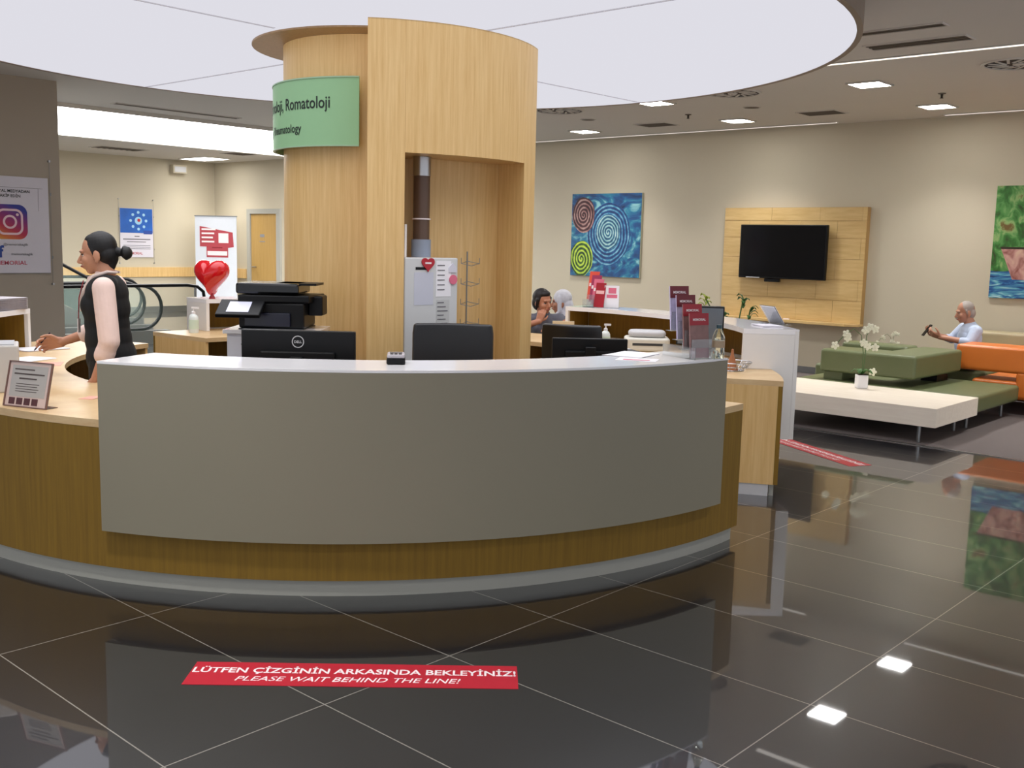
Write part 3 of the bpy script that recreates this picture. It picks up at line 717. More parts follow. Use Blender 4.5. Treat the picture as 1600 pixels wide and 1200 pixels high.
def grad():
    m = bpy.data.materials.new('violet_orange_gradient'); m.use_nodes = True; nt = m.node_tree; b = nt.nodes['Principled BSDF']
    tc = nt.nodes.new('ShaderNodeTexCoord'); sx = nt.nodes.new('ShaderNodeSeparateXYZ'); nt.links.new(tc.outputs['Object'], sx.inputs[0])
    a = nt.nodes.new('ShaderNodeMath'); a.operation = 'MULTIPLY_ADD'; nt.links.new(sx.outputs['X'], a.inputs[0]); a.inputs[1].default_value = .45; nt.links.new(sx.outputs['Z'], a.inputs[2])
    q = nt.nodes.new('ShaderNodeMapRange'); nt.links.new(a.outputs[0], q.inputs[0]); q.inputs[1].default_value = -.26; q.inputs[2].default_value = .20
    r = nt.nodes.new('ShaderNodeValToRGB'); el = r.color_ramp.elements; el.new(.25); el.new(.5); el.new(.75)
    for e, (p, c) in zip(el, ((0, 'e8c04a'), (.22, 'dd7a3a'), (.45, 'c22f4c'), (.75, '8a2a7a'), (1, '2f3a96'))): e.position = p; e.color = S(c)
    nt.links.new(q.outputs[0], r.inputs[0]); nt.links.new(r.outputs[0], b.inputs['Base Color']); return m
def rrect(w_, h_, r, n=8):
    P = []
    for cx_, cy_, a0 in ((w_ / 2 - r, h_ / 2 - r, 0), (-w_ / 2 + r, h_ / 2 - r, 90), (-w_ / 2 + r, -h_ / 2 + r, 180), (w_ / 2 - r, -h_ / 2 + r, 270)):
        P += [(cx_ + r * cos(radians(a0 + 90 * k / n)), cy_ + r * sin(radians(a0 + 90 * k / n))) for k in range(n + 1)]
    return P
def flatpoly(mb, P, cx_, cz_, y): n = len(P); return mb.quadmesh([(cx_ + x, y, cz_ + z) for x, z in P], [tuple(range(n))])
def flatring(mb, P, Q, cx_, cz_, y):
    n = len(P); return mb.quadmesh([(cx_ + x, y, cz_ + z) for x, z in P + Q], [(i, (i + 1) % n, n + (i + 1) % n, n + i) for i in range(n)])
LX = -.02
flatpoly(MB(), rrect(.36, .36, .09), LX, 0.03, -.0215).build('camera_logo', grad(), ps)
g = MB(); flatring(g, rrect(.27, .27, .075), rrect(.225, .225, .055), LX, .03, -.0225)
circ = lambda r, n=36: [(r * cos(2 * pi * i / n), r * sin(2 * pi * i / n)) for i in range(n)]
flatring(g, circ(.072), circ(.050), LX, .03, -.0225); flatpoly(g, circ(.015, 16), LX + .078, .03 + .076, -.0225); g.build('logo_outline', mat('logo_pink_white', 'f3cfd6', .5), ps)
g = MB(); text_on(g, 'SOSYAL MEDYADAN', .042, (.0, .335), -.022, bold=.02); text_on(g, 'TAKİP EDİN', .042, (-.02, .285), -.022, bold=.02)
text_on(g, '@memorialsaglik', .036, (.03, -.215), -.022); text_on(g, '/memorialsaglik', .036, (.09, -.315), -.022); g.build('lettering', INK, ps)
g = MB(); text_on(g, 'f', .17, (-.125, -.335), -.022, bold=.03); g.build('blue_logo', BLUEINK, ps)
g = MB(); text_on(g, 'MEMORIAL', .06, (-.02, -.415), -.022, bold=.012, sx=1.1); g.build('red_lettering', mat('pink_red_print', 'cc4a63', .5), ps)
g = MB(); rect(g, -.37, .33, .385, .388, -.0225, -.022); rect(g, .28, .283, .15, .385, -.0225, -.022); g.build('thin_border', INKG, ps)

pb = thing('hanging_poster', 'blue and white poster hung on cables on the far wall', 'poster', (XL, 10.75, 1.645), pi / 2)
MB().bb(-.36, .36, -.02, -.012, -.5, .5).build('board', mat('poster_white', 'dcd8e2', .45), pb); cables(pb, .72, 1.0)
MB().bb(-.355, .355, -.024, -.021, .0, .495).build('blue_field', mat('royal_blue_print', '1f5fb8', .5, noise=.35, nscale=5), pb)
g = MB(); flatpoly(g, circ(.08, 24), .04, .25, -.026)
for k in range(8): flatpoly(g, circ(.03, 14), .04 + .17 * cos(k * pi / 4), .25 + .17 * sin(k * pi / 4), -.026)
g.build('icon_ring', mat('light_blue_print', '9fd0ea', .5), pb)
flatpoly(MB(), circ(.035, 16), .05, .26, -.028).build('red_icon', RED, pb)
g = MB(); rect(g, .15, .34, -.02, .05, -.027, -.025); g.build('blue_badge', BLUEINK, pb)
g = MB(); rect(g, -.30, .30, -.14, -.12, -.022, -.020); rect(g, -.05, .06, -.08, -.06, -.022, -.020); rect(g, -.22, .2, -.19, -.175, -.022, -.020)
for k in range(3): rect(g, -.3, .3, -.26 - k * .035, -.25 - k * .035, -.022, -.020)
g.build('lettering', INKG, pb)
g = MB(); text_on(g, 'MEMORIAL', .07, (-.05, -.44), -.022, bold=.01); g.build('red_lettering', RED, pb)
ec = thing('wall_box', 'small beige box high on the far left wall under the ceiling', 'wall box', (XL, 11.7, 3.0), pi / 2)
MB().bb(-.16, .16, -.14, -.001, -.09, .09).build('housing', WALLM, ec, bevel=.01)
MB().bb(-.13, .13, -.15, -.14, -.06, .05).build('cover', LGREY, ec)

# ------------------------------------------------------------------ office things
def monitor(label, loc, rz, w_, h_, screen_m, back=BLACK, logo=False, tilt=0):
    # screen looks along local +Y, back along -Y; origin on the desk under the stand
    t = thing('computer_monitor', label, 'monitor', loc, rz)
    R = Matrix.Translation((0, 0, .12)) @ Matrix.Rotation(tilt, 4, 'X')
    MB().bb(-w_ / 2, w_ / 2, -.018, .018, 0, h_, R).build('housing', back, t, bevel=.006)
    MB().bb(-w_ / 2 + .01, w_ / 2 - .01, .0185, .0195, .012, h_ - .01, R).build('screen', screen_m, t)
    MB().bb(-w_ * .33, w_ * .33, -.04, -.0185, h_ * .12, h_ * .62, R).build('rear_cover', back, t, bevel=.008)
    MB().bb(-.03, .03, -.075, -.041, .0, .26).build('stand_arm', BLACK, t, bevel=.004)
    MB().bb(-.12, .12, -.11, .08, 0, .012).build('stand_foot', BLACK, t, bevel=.004)
    if logo:
        g = MB()
        P = circ(.030, 32); Q = circ(.0255, 32); cz = .12 + h_ - .055
        flatring(g, P, Q, 0, cz, -.0192); text_on(g, 'DELL', .017, (0, cz - .006), -.0192, bold=.02); g.build('logo', LGREY, t)
    return t
m1 = monitor('wide black monitor seen from behind with round logo, left of the column', (-4.13, 3.03, .757), radians(41.5), .555, .265, GREYSC, logo=True)
monitor('black monitor seen from behind, behind the right of the front counter', (-3.59, 4.65, .757), radians(43), .43, .185, GREYSC, back=BLACK)
monitor('dark grey monitor screen turned off, between brochure stand and rear counter', (-4.06, 6.58, .757), radians(-146), .34, .295, GREYSC, tilt=radians(-8))

def office_chair(label, loc, rz, h=1.1, wd=.46):
    t = thing('office_chair', label, 'office chair', loc, rz)      # faces local +Y
    P = []
    for j in range(9):
        z = h - .42 + .42 * j / 8; yy = -.24 - .03 * (j / 8) ** 2; ww = wd / 2 * (.86 + .14 * min(1, j / 3)) * (1 if j < 8 else .97)
        for i in range(9):
            u = -1 + 2 * i / 8; P.append((u * ww, yy + .045 * u * u, z))
    o = MB().quadmesh(P, [(9 * j + i, 9 * j + i + 1, 9 * j + i + 10, 9 * j + i + 9) for j in range(8) for i in range(8)]).build('backrest', mat('black_leatherette', '1a1b1f', .38), t, smooth=True)
    sm = o.modifiers.new('s', 'SOLIDIFY'); sm.thickness = .05; sm.offset = 0; bv = o.modifiers.new('b', 'BEVEL'); bv.width = .015; bv.segments = 3
    MB().bb(-.24, .24, -.22, .24, .44, .53).build('seat', mat('black_leatherette', '1a1b1f', .38), t, bevel=.03, seg=4)
    MB().tube([(0, -.1, .42), (0, -.26, .44), (0, -.30, .6), (0, -.28, h - .38)], .02, 8).build('back_bar', BLACK, t, smooth=True)
    for s_ in (-1, 1):
        MB().tube([(s_ * .24, .05, .46), (s_ * .29, .05, .50), (s_ * .29, .06, .66)], .013, 8).bb(s_ * .29 - .03, s_ * .29 + .03, -.12, .14, .66, .685).build('armrest', BLACK, t, bevel=0)
    MB().cone((0, 0, .1), (0, 0, .44), .028).build('gas_pole', STEEL, t, smooth=True)
    b = MB()
    for k in range(5):
        a = 2 * pi * k / 5 + .3; b.tube([(0, 0, .11), (.15 * cos(a), .15 * sin(a), .10), (.29 * cos(a), .29 * sin(a), .075)], [.03, .022, .016], 8)
    b.build('base', BLACK, t, smooth=True)
    for k in range(5):
        a = 2 * pi * k / 5 + .3; x, y = .29 * cos(a), .29 * sin(a)
        MB().cone((x - .012 * sin(a), y + .012 * cos(a), .03), (x + .012 * sin(a), y - .012 * cos(a), .03), .03, n=16).build('caster', BLACK, t)
    return t
office_chair('black office chair with broad backrest in front of the column niche', (-4.06, 4.02, 0), radians(-134.5), 1.12, .46)
office_chair('low black office chair at the left desk beside the receptionist', (-6.36, 3.36, 0), radians(150), .74, .4)
office_chair('black office chair behind the right monitor, turned to the rear desk', (-4.75, 6.02, 0), radians(25), 1.02, .44)

# keyboard trays and telephone on the left desk
kb = thing('keyboard', 'black keyboard lying near the inner desk edge beside the greige counter', 'keyboard', (-5.15, 2.75, .757), radians(20))
MB().bb(-.2, .2, -.07, .07, 0, .018).build('body', BLACK, kb, bevel=.004)
g = MB()
for r in range(5):
    for c_ in range(15): g.bb(-.19 + c_ * .0255, -.19 + c_ * .0255 + .021, -.06 + r * .025, -.06 + r * .025 + .02, .018, .023)
g.build('keys', DARKG, kb)
ph0 = thing('desk_telephone', 'dark telephone on the rear desk next to the white printer', 'telephone', (-4.62, 6.42, .757), radians(60))
MB().prism([(-.09, -.1), (.09, -.1), (.09, .1), (-.09, .1)], 0, .045).build('body', DARKG, ph0, bevel=.01)
MB().bb(-.085, -.035, -.1, .1, .045, .08).build('handset', BLACK, ph0, bevel=.012)
MB().bb(-.01, .07, .02, .075, .046, .05).build('display', LGREY, ph0)

# photocopier cabinet and printer beside the column
cb = thing('filing_cabinet', 'white drawer cabinet carrying the black printer beside the column', 'cabinet', (-5.27, 3.70, 0), radians(42))
MB().bb(-.25, .27, -.19, .22, 0.03, 1.02).build('body', mat('cabinet_white', 'd6d5dc', .4), cb, bevel=.004)
MB().bb(-.27, .29, -.21, .22, 1.02, 1.045).build('top', WHITE, cb, bevel=.003)
for z0, z1 in ((.06, .34), (.35, .66), (.67, 1.005)):
    dr = MB().bb(-.245, .265, -.205, -.191, z0, z1).build('drawer', mat('cabinet_white', 'd6d5dc', .4), cb, bevel=.003)
    MB().bb(-.16, -.09, -.214, -.206, z1 - .05, z1 - .04).build('handle', MGREY, dr)
pr = thing('laser_printer', 'big black multifunction printer with tilted control panel beside the column', 'printer', (-5.27, 3.70, 1.045), radians(42))
MB().bb(-.19, .20, -.15, .20, .006, .16).build('body', BLACK, pr, bevel=.012)
MB().prism([(-.19, -.17), (.23, -.15), (.26, .2), (-.19, .2)], .16, .205).build('scanner_body', BLACK, pr, bevel=.008)
MB().bb(-.205, .17, -.16, .2, .21, .275).build('document_feeder', BLACKG, pr, bevel=.014)
MB().prism([(.02, -.12), (.26, -.08), (.26, .16), (.02, .16)], .262, .275).build('paper_tray', BLACK, pr)
MB().bb(.20, .29, -.04, .12, .08, .2).build('side_tray', BLACK, pr, bevel=.01)
Rp = Matrix.Translation((-.16, -.17, .15)) @ Matrix.Rotation(radians(28), 4, 'X')
MB().bb(-.13, .13, -.14, .03, -.012, .014, Rp).build('control_panel', BLACK, pr, bevel=.006)
MB().bb(-.07, .06, -.115, .0, .0145, .0165, Rp).build('display', mat('pale_lilac_screen', 'd2d3ea', .3), pr)
MB().bb(-.15, .12, -.17, -.151, .02, .10).build('front_cover', mat('black_blue_plastic', '14172a', .25), pr, bevel=.004)
MB().bb(-.19, .2, -.155, .2, 0, .006).build('feet', DARKG, pr)

def pump_bottle(loc, label, s=1.0, rz=0):
    t = thing('sanitizer_bottle', label, 'bottle', loc, rz)
    MB().lathe([(0, 0), (.034 * s, 0), (.036 * s, .01 * s), (.036 * s, .115 * s), (.026 * s, .135 * s), (.014 * s, .142 * s), (0, .142 * s)]).build('bottle', mat('milky_plastic', 'dfe6e2', .25), t, smooth=True)
    MB().lathe([(.0365 * s, .03 * s), (.037 * s, .03 * s), (.037 * s, .10 * s), (.0365 * s, .10 * s)]).build('bottle_label', mat('pale_green_label', 'cfe0cf', .6), t)
    MB().lathe([(0, .142 * s), (.015 * s, .142 * s), (.015 * s, .16 * s), (.006 * s, .165 * s), (.006 * s, .185 * s), (0, .185 * s)]).bb(-.012 * s, .04 * s, -.009 * s, .009 * s, .183 * s, .197 * s).build('pump', WHITE, t, smooth=False)
    return t
pump_bottle((-8.04, 4.79, .757), 'hand sanitizer pump bottle on the left rear desk before the white hood', 1.15, .6)
pump_bottle((-5.03, 6.72, .757), 'white pump bottle on the rear desk beside the blue box', 1.05, .6)
wp = thing('desk_printer', 'rounded off-white desktop printer on the rear desk', 'printer', (-4.77, 6.93, .757), radians(38))
MB().prism(rrect(.36, .3, .05), 0, .11).build('body', mat('off_white_plastic', 'dcdad0', .4), wp, bevel=.02, seg=4)
MB().prism(rrect(.30, .22, .07), .112, .165).build('lid', LGREY, wp, bevel=.025, seg=4)
MB().bb(-.12, .12, -.152, -.148, .05, .07).build('paper_slot', DARKG, wp)
bx = thing('box', 'small blue box on the rear desk left of the white pump bottle', 'box', (-5.32, 6.9, .757), radians(30))
MB().bb(-.09, .09, -.06, .06, 0, .075).build('body', mat('royal_blue_card', '2346a8', .5), bx, bevel=.003)
MB().bb(-.07, .03, -.0625, -.0605, .02, .06).build('label_print', mat('light_blue_print', '9fd0ea', .5), bx)
sgn = thing('desk_sign', 'cream tabletop card seen from behind, beside the seated women', 'sign holder', (-5.72, 7.02, .757), radians(40))
Rr = Matrix.Rotation(radians(10), 4, 'X')
MB().bb(-.095, .095, -.004, .004, 0, .175, Rr).build('card', mat('cream_card', 'e6d6b8', .6), sgn)
MB().bb(-.03, .03, -.012, -.005, .02, .11, Rr).build('emblem', mat('tan_print', 'bfa77c', .6), sgn)
MB().bb(-.085, .085, -.03, .045, 0, .004).build('foot', ACRYL, sgn)

# things on the big front counter
TOP = 1.0305
rk = thing('brochure_stand', 'clear stepped acrylic brochure stand at right end of the front counter', 'brochure stand', (-2.80, 4.50, TOP), radians(-18))
g = MB()
for k in range(4):
    x = .05 - .055 * k; z = .043 * k
    g.bb(x, x + .003, -.065, .065, z + .002, z + .10).bb(x - .045, x, -.065, .065, z, z + .003)
g.bb(-.177, .08, -.065, -.062, 0, .06).bb(-.177, .08, .062, .065, 0, .06)
g.build('acrylic_steps', ACRYL, rk)
hdr = ['dark red header brochure on lowest step of the acrylic stand', 'dark red header brochure on second step of the acrylic stand', 'maroon header brochure on third step of the acrylic stand', 'maroon header brochure at the very top of the acrylic stand']
for k in range(4):
    q_ = .034 - .055 * k; x = -2.80 + q_ * cos(radians(18)); yq = 4.50 - q_ * sin(radians(18)); z = TOP + .004 + .043 * k
    b = thing('brochure', hdr[k], 'brochure', (x, yq, z), radians(72), 'brochures in the acrylic stand')
    Rb = Matrix.Rotation(radians(-6), 4, 'X')
    MB().bb(-.060, .060, -.008, .0, 0, .225, Rb).build('cover', mat('lilac_cover' if k > 1 else 'photo_cover', 'c9c0dc' if k > 1 else '8f6a66', .5, noise=.3, nscale=30), b)
    MB().bb(-.061, .061, -.0095, -.008, .165, .226, Rb).build('header', mat('crimson_print', 'a31528', .45) if k < 2 else mat('maroon_print', '6e0f20', .45), b)
    g = MB(); vs, fs = text_geo('MEMORIAL', .017, bold=.02); g.quadmesh([(x_, -.0098, y_ + .188) for x_, y_ in vs], fs, Rb); g.build('lettering', TXTWHITE, b)
    if k == 0: MB().bb(-.056, .056, -.0100, -.008, .0, .05, Rb).build('footer', mat('crimson_print', 'a31528', .45), b)
bt = thing('water_bottle', 'small clear water bottle at the right tip of the front counter', 'bottle', (-2.725, 4.60, TOP))
MB().lathe([(0, 0), (.030, 0), (.032, .006), (.032, .05), (.029, .06), (.032, .07), (.032, .105), (.022, .135), (.012, .15), (.012, .158), (0, .158)]).build('bottle', GLASS, bt, smooth=True)
MB().lathe([(.0325, .055), (.033, .055), (.033, .09), (.0325, .09)]).build('bottle_label', mat('tan_label', 'b59c80', .5), bt)
MB().lathe([(0, .152), (.014, .152), (.014, .17), (0, .17)]).build('cap', mat('teal_cap', '2d4a52', .4), bt)
pt = thing('card_terminal', 'small grey card payment terminal on the front counter before the column', 'card terminal', (-3.53, 3.13, TOP), radians(48))
MB().prism(rrect(.085, .14, .012), 0, .028).build('body', BLACK, pt, bevel=.006)
MB().prism(rrect(.08, .13, .012), .0285, .045).build('upper_shell', mat('silver_plastic', 'b9b3b8', .35), pt, bevel=.006)
MB().bb(-.028, .028, .01, .045, .0452, .047).build('display', GREYSC, pt)
g = MB()
for r in range(4):
    for c_ in range(3): g.bb(-.026 + c_ * .019, -.012 + c_ * .019, -.055 + r * .014, -.046 + r * .014, .0452, .048)
g.build('keys', DARKG, pt)
def paper(name, label, loc, rz, w_=.21, h_=.297, n=1, m=None, group=None, pr_=None):
    g = MB()
    for k in range(n): g.box((.004 * (k % 3 - 1), .003 * (k % 2), .0006 + k * .0012), (w_, h_, .001), .04 * (k % 4 - 1.5))
    o = g.build(name, m or PAPER, None, loc, rz); tag(o, label, 'paper', group)
    if pr_:
        MB().bb(-w_ * .35, w_ * .3, -h_ * .3, -h_ * .1, n * .0012 + .0006, n * .0012 + .0012).build('print', pr_, o)
    return o
paper('leaflet', 'white leaflet with pink print lying on the front counter by the stand', (-2.93, 4.19, TOP), .5, .2, .14, 1, pr_=PINK)
paper('paper_stack', 'loose white sheets lying left of the brochure stand', (-3.09, 4.36, TOP), .2, .2, .26, 3)

# things on the rear hoods
TOP2 = 1.0405
def leaflet_fan():
    t = thing('brochure_stand', 'clear stand of red leaflets on the far end of the rear hood', 'brochure stand', (-5.72, 7.45, TOP2), radians(0))
    g = MB()
    for k in range(4): g.bb(-.06, .06, -.09 + .06 * k, -.087 + .06 * k, .0, .07 + .04 * k)
    g.bb(-.06, .06, -.09, .12, 0, .003); g.build('acrylic_steps', ACRYL, t)
    for k in range(4):
        x, y = -5.63 - .05 * k, 7.40 + .03 * k
        b = thing('leaflet', ['crimson leaflet at the front of the far leaflet stand', 'pink-red leaflet second in the far leaflet stand', 'plum leaflet third in the far leaflet stand', 'orange-red leaflet rising highest in the far leaflet stand'][k], 'leaflet', (x, y, TOP2 + .004 + .02 * k), 0, 'leaflets in the far stand')
        Rb = Matrix.Rotation(radians(-10), 4, 'X')
        MB().bb(-.055, .055, -.004, .0, 0, .22 + .012 * k, Rb).build('cover', [mat('crimson_print', 'a31528', .45), PINK, mat('plum_print', 'a33058', .5), ORANGEPRINT][k], b)
        MB().bb(-.045, .045, -.0055, -.004, .12, .15, Rb).build('print', TXTWHITE if k else mat('pale_pink_print', 'f0b8b8', .5), b)
leaflet_fan()
cs = thing('acrylic_card_holder', 'upright white and pink card next to the red leaflets on the rear hood', 'sign holder', (-5.53, 7.46, TOP2), radians(28))
MB().bb(-.065, .065, -.004, .0, .003, .2).build('card', PAPER, cs)
MB().bb(-.045, .05, -.0055, -.0045, .09, .12).bb(-.03, .04, -.0055, -.0045, .13, .18).build('pink_print', PINK, cs)
MB().bb(-.068, .068, .0005, .0025, 0, .205).bb(-.068, .068, -.04, .03, 0, .003).build('acrylic', ACRYL, cs)
lh = thing('leaflet_holder', 'tilted holder with white and lilac leaflets on the rear white hood', 'leaflet holder', (-3.67, 7.03, TOP2), radians(150))
Rb = Matrix.Rotation(radians(-35), 4, 'X')
MB().bb(-.10, .10, 0, .006, 0, .17, Rb).bb(-.10, .10, -.05, .1, 0, .004).build('holder', ACRYL, lh)
MB().bb(-.09, .09, -.008, -.001, .01, .16, Rb).build('leaflets', mat('lilac_white_print', 'e3dcec', .6, noise=.15, nscale=40), lh)
MB().bb(-.08, .02, -.01, -.0085, .06, .13, Rb).build('print', mat('violet_print', 'a994c4', .6), lh)
paper('paper_stack', 'thin pile of white leaflets at the near end of the rear hood', (-3.62, 6.78, TOP2), .9, .15, .21, 8, m=mat('white_leaflets', 'ece9f2', .6))
bs = thing('wire_basket', 'round metal wire basket under the rear hood on the oak desk', 'basket', (-3.60, 6.27, .757))
g = MB()
for r, z in ((.08, .004), (.11, .03), (.135, .06)): g.tube([(r * cos(2 * pi * k / 28), r * sin(2 * pi * k / 28), z) for k in range(28)], .004, 6, close=True)
for k in range(16):
    a = 2 * pi * k / 16; g.tube([(.03 * cos(a), .03 * sin(a), .004), (.08 * cos(a), .08 * sin(a), .004), (.135 * cos(a), .135 * sin(a), .06)], .0022, 5)
g.build('wire_bowl', CHROME, bs, smooth=True)
tp_ = thing('tape_dispenser', 'brown pointed stand rising from the wire basket', 'desk ornament', (-3.60, 6.27, .762))
MB().lathe([(0, .0), (.045, .0), (.03, .05), (.012, .1), (.008, .14), (0, .145)]).build('cone', mat('copper_brown', 'a4663e', .4), tp_, smooth=True)

# left desk things
sd = thing('tabletop_notice', 'framed acrylic notice with four dark pictures on the left desk', 'notice', (-4.955, 2.05, .757), radians(20))
Rb = Matrix.Translation((0, 0, 0)) @ Matrix.Rotation(radians(-14), 4, 'X')
MB().bb(-.13, .13, -.001, .002, .003, .215, Rb).build('backing', mat('pinkish_card', 'd9c0b8', .5), sd)
MB().bb(-.112, .112, -.0022, -.0012, .05, .200, Rb).build('text_panel', mat('grey_card', 'b6b0ab', .6), sd)
MB().bb(-.136, .136, .0022, .005, 0, .22, Rb).bb(-.136, .136, .006, .07, 0, .003).build('acrylic', ACRYL, sd)
fr_ = MB().bb(-.136, -.131, -.007, .003, 0, .22, Rb).bb(.131, .136, -.007, .003, 0, .22, Rb).bb(-.131, .131, -.007, .003, .215, .22, Rb).bb(-.131, .131, -.007, .003, 0, .005, Rb)
fr_.build('frame', mat('brown_frame', '7a5a52', .5), sd)
g = MB()
for k, (a, b_, h_) in enumerate(((-.095, .03, .006), (-.095, .095, .007), (-.06, .05, .007))): g.bb(a, b_, -.0032, -.0023, .178 - k * .022, .178 - k * .022 + h_, Rb)
for k in range(4): g.bb(-.075, .07 - .01 * (k % 2), -.0032, -.0023, .11 - k * .012, .113 - k * .012, Rb)
g.build('lettering', mat('grey_brown_ink', '544846', .7), sd)
for k in range(4): MB().bb(-.105 + k * .048, -.069 + k * .048, -.0035, -.0015, .012, .044, Rb).build('picture', mat('maroon_photo', '4e1f24', .5, noise=.5, nscale=60), sd)
gb = thing('desk_printer', 'pale grey boxy printer on the left desk, cut by the picture edge', 'printer', (-5.45, 2.234, .757), radians(67))
MB().bb(-.30, 0, 0, .26, 0, .245).build('body', mat('pale_grey_plastic', 'c9c4bf', .45), gb, bevel=.008)
MB().bb(-.28, -.02, .02, .24, .2455, .252).build('lid', LGREY, gb)
paper('paper_stack', 'white and pink papers fanned on the left desk behind the notice', (-6.85, 2.86, .757), .4, .21, .30, 4)
paper('folded_paper', 'pink sheet beside the black stamp on the left desk', (-6.55, 2.88, .757), 1.1, .15, .21, 1, m=mat('pink_sheet', 'e6a795', .6))
paper('paper_stack', 'white sheets near the far hood at the left edge', (-7.45, 3.2, .757), .1, .25, .32, 6)
stp = thing('stamp', 'small black stamp block on the left desk papers', 'stamp', (-6.72, 2.72, .757))
MB().bb(-.03, .03, -.02, .02, 0, .035).build('body', BLACK, stp, bevel=.005); MB().cone((0, 0, .035), (0, 0, .06), .012).build('grip', DARKG, stp, smooth=True)
for k, (x, y, n_) in enumerate(((-7.30, 2.60, 10), (-7.58, 2.98, 20))):
    paper('document_stack', ['tall untidy stack of documents on the far left hood', 'upper stack of papers at the end of the far left hood'][k], (x, y, TOP2), .5 * k, .24, .3, 30 + n_ * 2, m=mat('grey_white_papers', 'cfc9cf', .7, noise=.15, nscale=40))
paper('pink_slip', 'tiny pink paper slip on the left desk beside the greige counter', (-5.05, 2.42, .757), .6, .07, .10, 2, m=mat('pink_sheet', 'e6a795', .6))

# heart balloon
bl = thing('heart_balloon', 'shiny red foil heart balloon on the left rear hood', 'balloon', (-8.16, 5.05, TOP2), radians(24))
g = MB(); H = heart2d(1.0, 48); NL = 14; rings = []
for j in range(NL + 1):
    s_ = -1 + 2 * j / NL; k = max(.02, (1 - abs(s_) ** 2.4) ** .5) * .16
    rings.append([g.bm.verts.new((x * k, s_ * .125, .215 + z * k * 1.08)) for x, z in H])
for A, B in zip(rings, rings[1:]):
    for i in range(48): g.bm.faces.new((A[i], A[(i + 1) % 48], B[(i + 1) % 48], B[i]))
g.bm.faces.new(rings[0][::-1]); g.bm.faces.new(rings[-1])
g.build('foil', REDG, bl, smooth=True)
MB().cone((0, 0, .0), (0, 0, .045), .03, .01).build('weight', mat('red_weight', 'a01622', .4), bl)
MB().lathe([(0, .095 - .0005), (.035, .094), (.03, .097), (0, .1)], m=Matrix.Translation((.05, 0, .22)) @ Matrix.Rotation(radians(90), 4, 'X')).build('printed_mark', PINK, bl, smooth=True)

# tall plant behind the rear hood
pl = thing('potted_plant', 'slim leafy plant in pot standing behind the rear white hood', 'plant', (-4.52, 7.96, 0))
MB().lathe([(0, 0), (.12, 0), (.15, .3), (.155, .32), (.14, .32), (.135, .28), (0, .28)]).build('pot', mat('grey_pot', '8a8680', .5), pl, smooth=True)
rnd = random.Random(11)
stems = [[(0, 0, .28), (-.05, .0, .6), (-.18, -.05, .95), (-.30, -.08, 1.16)], [(0, 0, .28), (.02, 0, .6), (.0, -.02, .95), (.04, -.02, 1.17)], [(0, 0, .28), (.0, .0, .6), (-.08, -.03, .85), (-.13, -.05, 1.02)], [(0, 0, .28), (.05, 0, .6), (.07, 0, .9), (.1, 0, 1.08)]]
for s_ in stems: MB().tube(s_, .006, 6).build('stem', mat('stem_green', '4d6b3a', .6), pl, smooth=True)
def leaf(mb, p, dr, L, wd):
    dr = Vector(dr).normalized(); sd_ = dr.cross(Vector((.3, .2, 1))).normalized(); p = Vector(p); vs = []
    for q in (0, .3, .65, 1):
        ww = wd * sin(pi * (q * .85 + .1)); c_ = p + dr * L * q + Vector((0, 0, .03 * sin(pi * q))); vs += [c_ - sd_ * ww, c_ + Vector((0, 0, -.004)), c_ + sd_ * ww]
    mb.quadmesh(vs, [(3 * i + j, 3 * i + j + 1, 3 * i + j + 4, 3 * i + j + 3) for i in range(3) for j in range(2)])
for mtl, idx, nm_ in ((LEAFY, (0,), 'young_leaves'), (LEAF, (1, 2, 3), 'leaves')):
    g = MB()
    for i in idx:
        for k in range(16 if i == 0 else 7):
            q = stems[i][-1] if k < 5 else stems[i][-2]; a = rnd.random() * 6.28
            leaf(g, (q[0], q[1], q[2] - .02 * k), (cos(a), sin(a), .5 * rnd.random()), .07, .02)
    o = g.build(nm_, mtl, pl, smooth=True); sm = o.modifiers.new('s', 'SOLIDIFY'); sm.thickness = .002

# ------------------------------------------------------------------ people
def blob(name, mb, m, parent, voxel=.006, it=3):
    bmesh.ops.recalc_face_normals(mb.bm, faces=mb.bm.faces[:])
    me = bpy.data.meshes.new('tmp'); mb.bm.to_mesh(me); mb.bm.free()
    o = bpy.data.objects.new('tmp', me); C.objects.link(o)
    r = o.modifiers.new('r', 'REMESH'); r.mode = 'VOXEL'; r.voxel_size = voxel; r.use_smooth_shade = True
    s_ = o.modifiers.new('s', 'SMOOTH'); s_.iterations = it; s_.factor = .5
    dg = bpy.context.evaluated_depsgraph_get(); m2 = bpy.data.meshes.new_from_object(o.evaluated_get(dg))
    bpy.data.objects.remove(o); bpy.data.meshes.remove(me)
    m2.name = name; m2.materials.clear(); m2.materials.append(m)
    for p in m2.polygons: p.use_smooth = True
    ob = bpy.data.objects.new(name, m2); C.objects.link(ob); ob.parent = parent
    return ob
V = Vector
def axisrot(P, N):      # rotation taking local z to N-P, keeping x sideways
    z = (N - P).normalized(); x = V((1, 0, 0)); x = (x - z * x.dot(z)).normalized(); y = z.cross(x)
    return Matrix((x, y, z)).transposed()
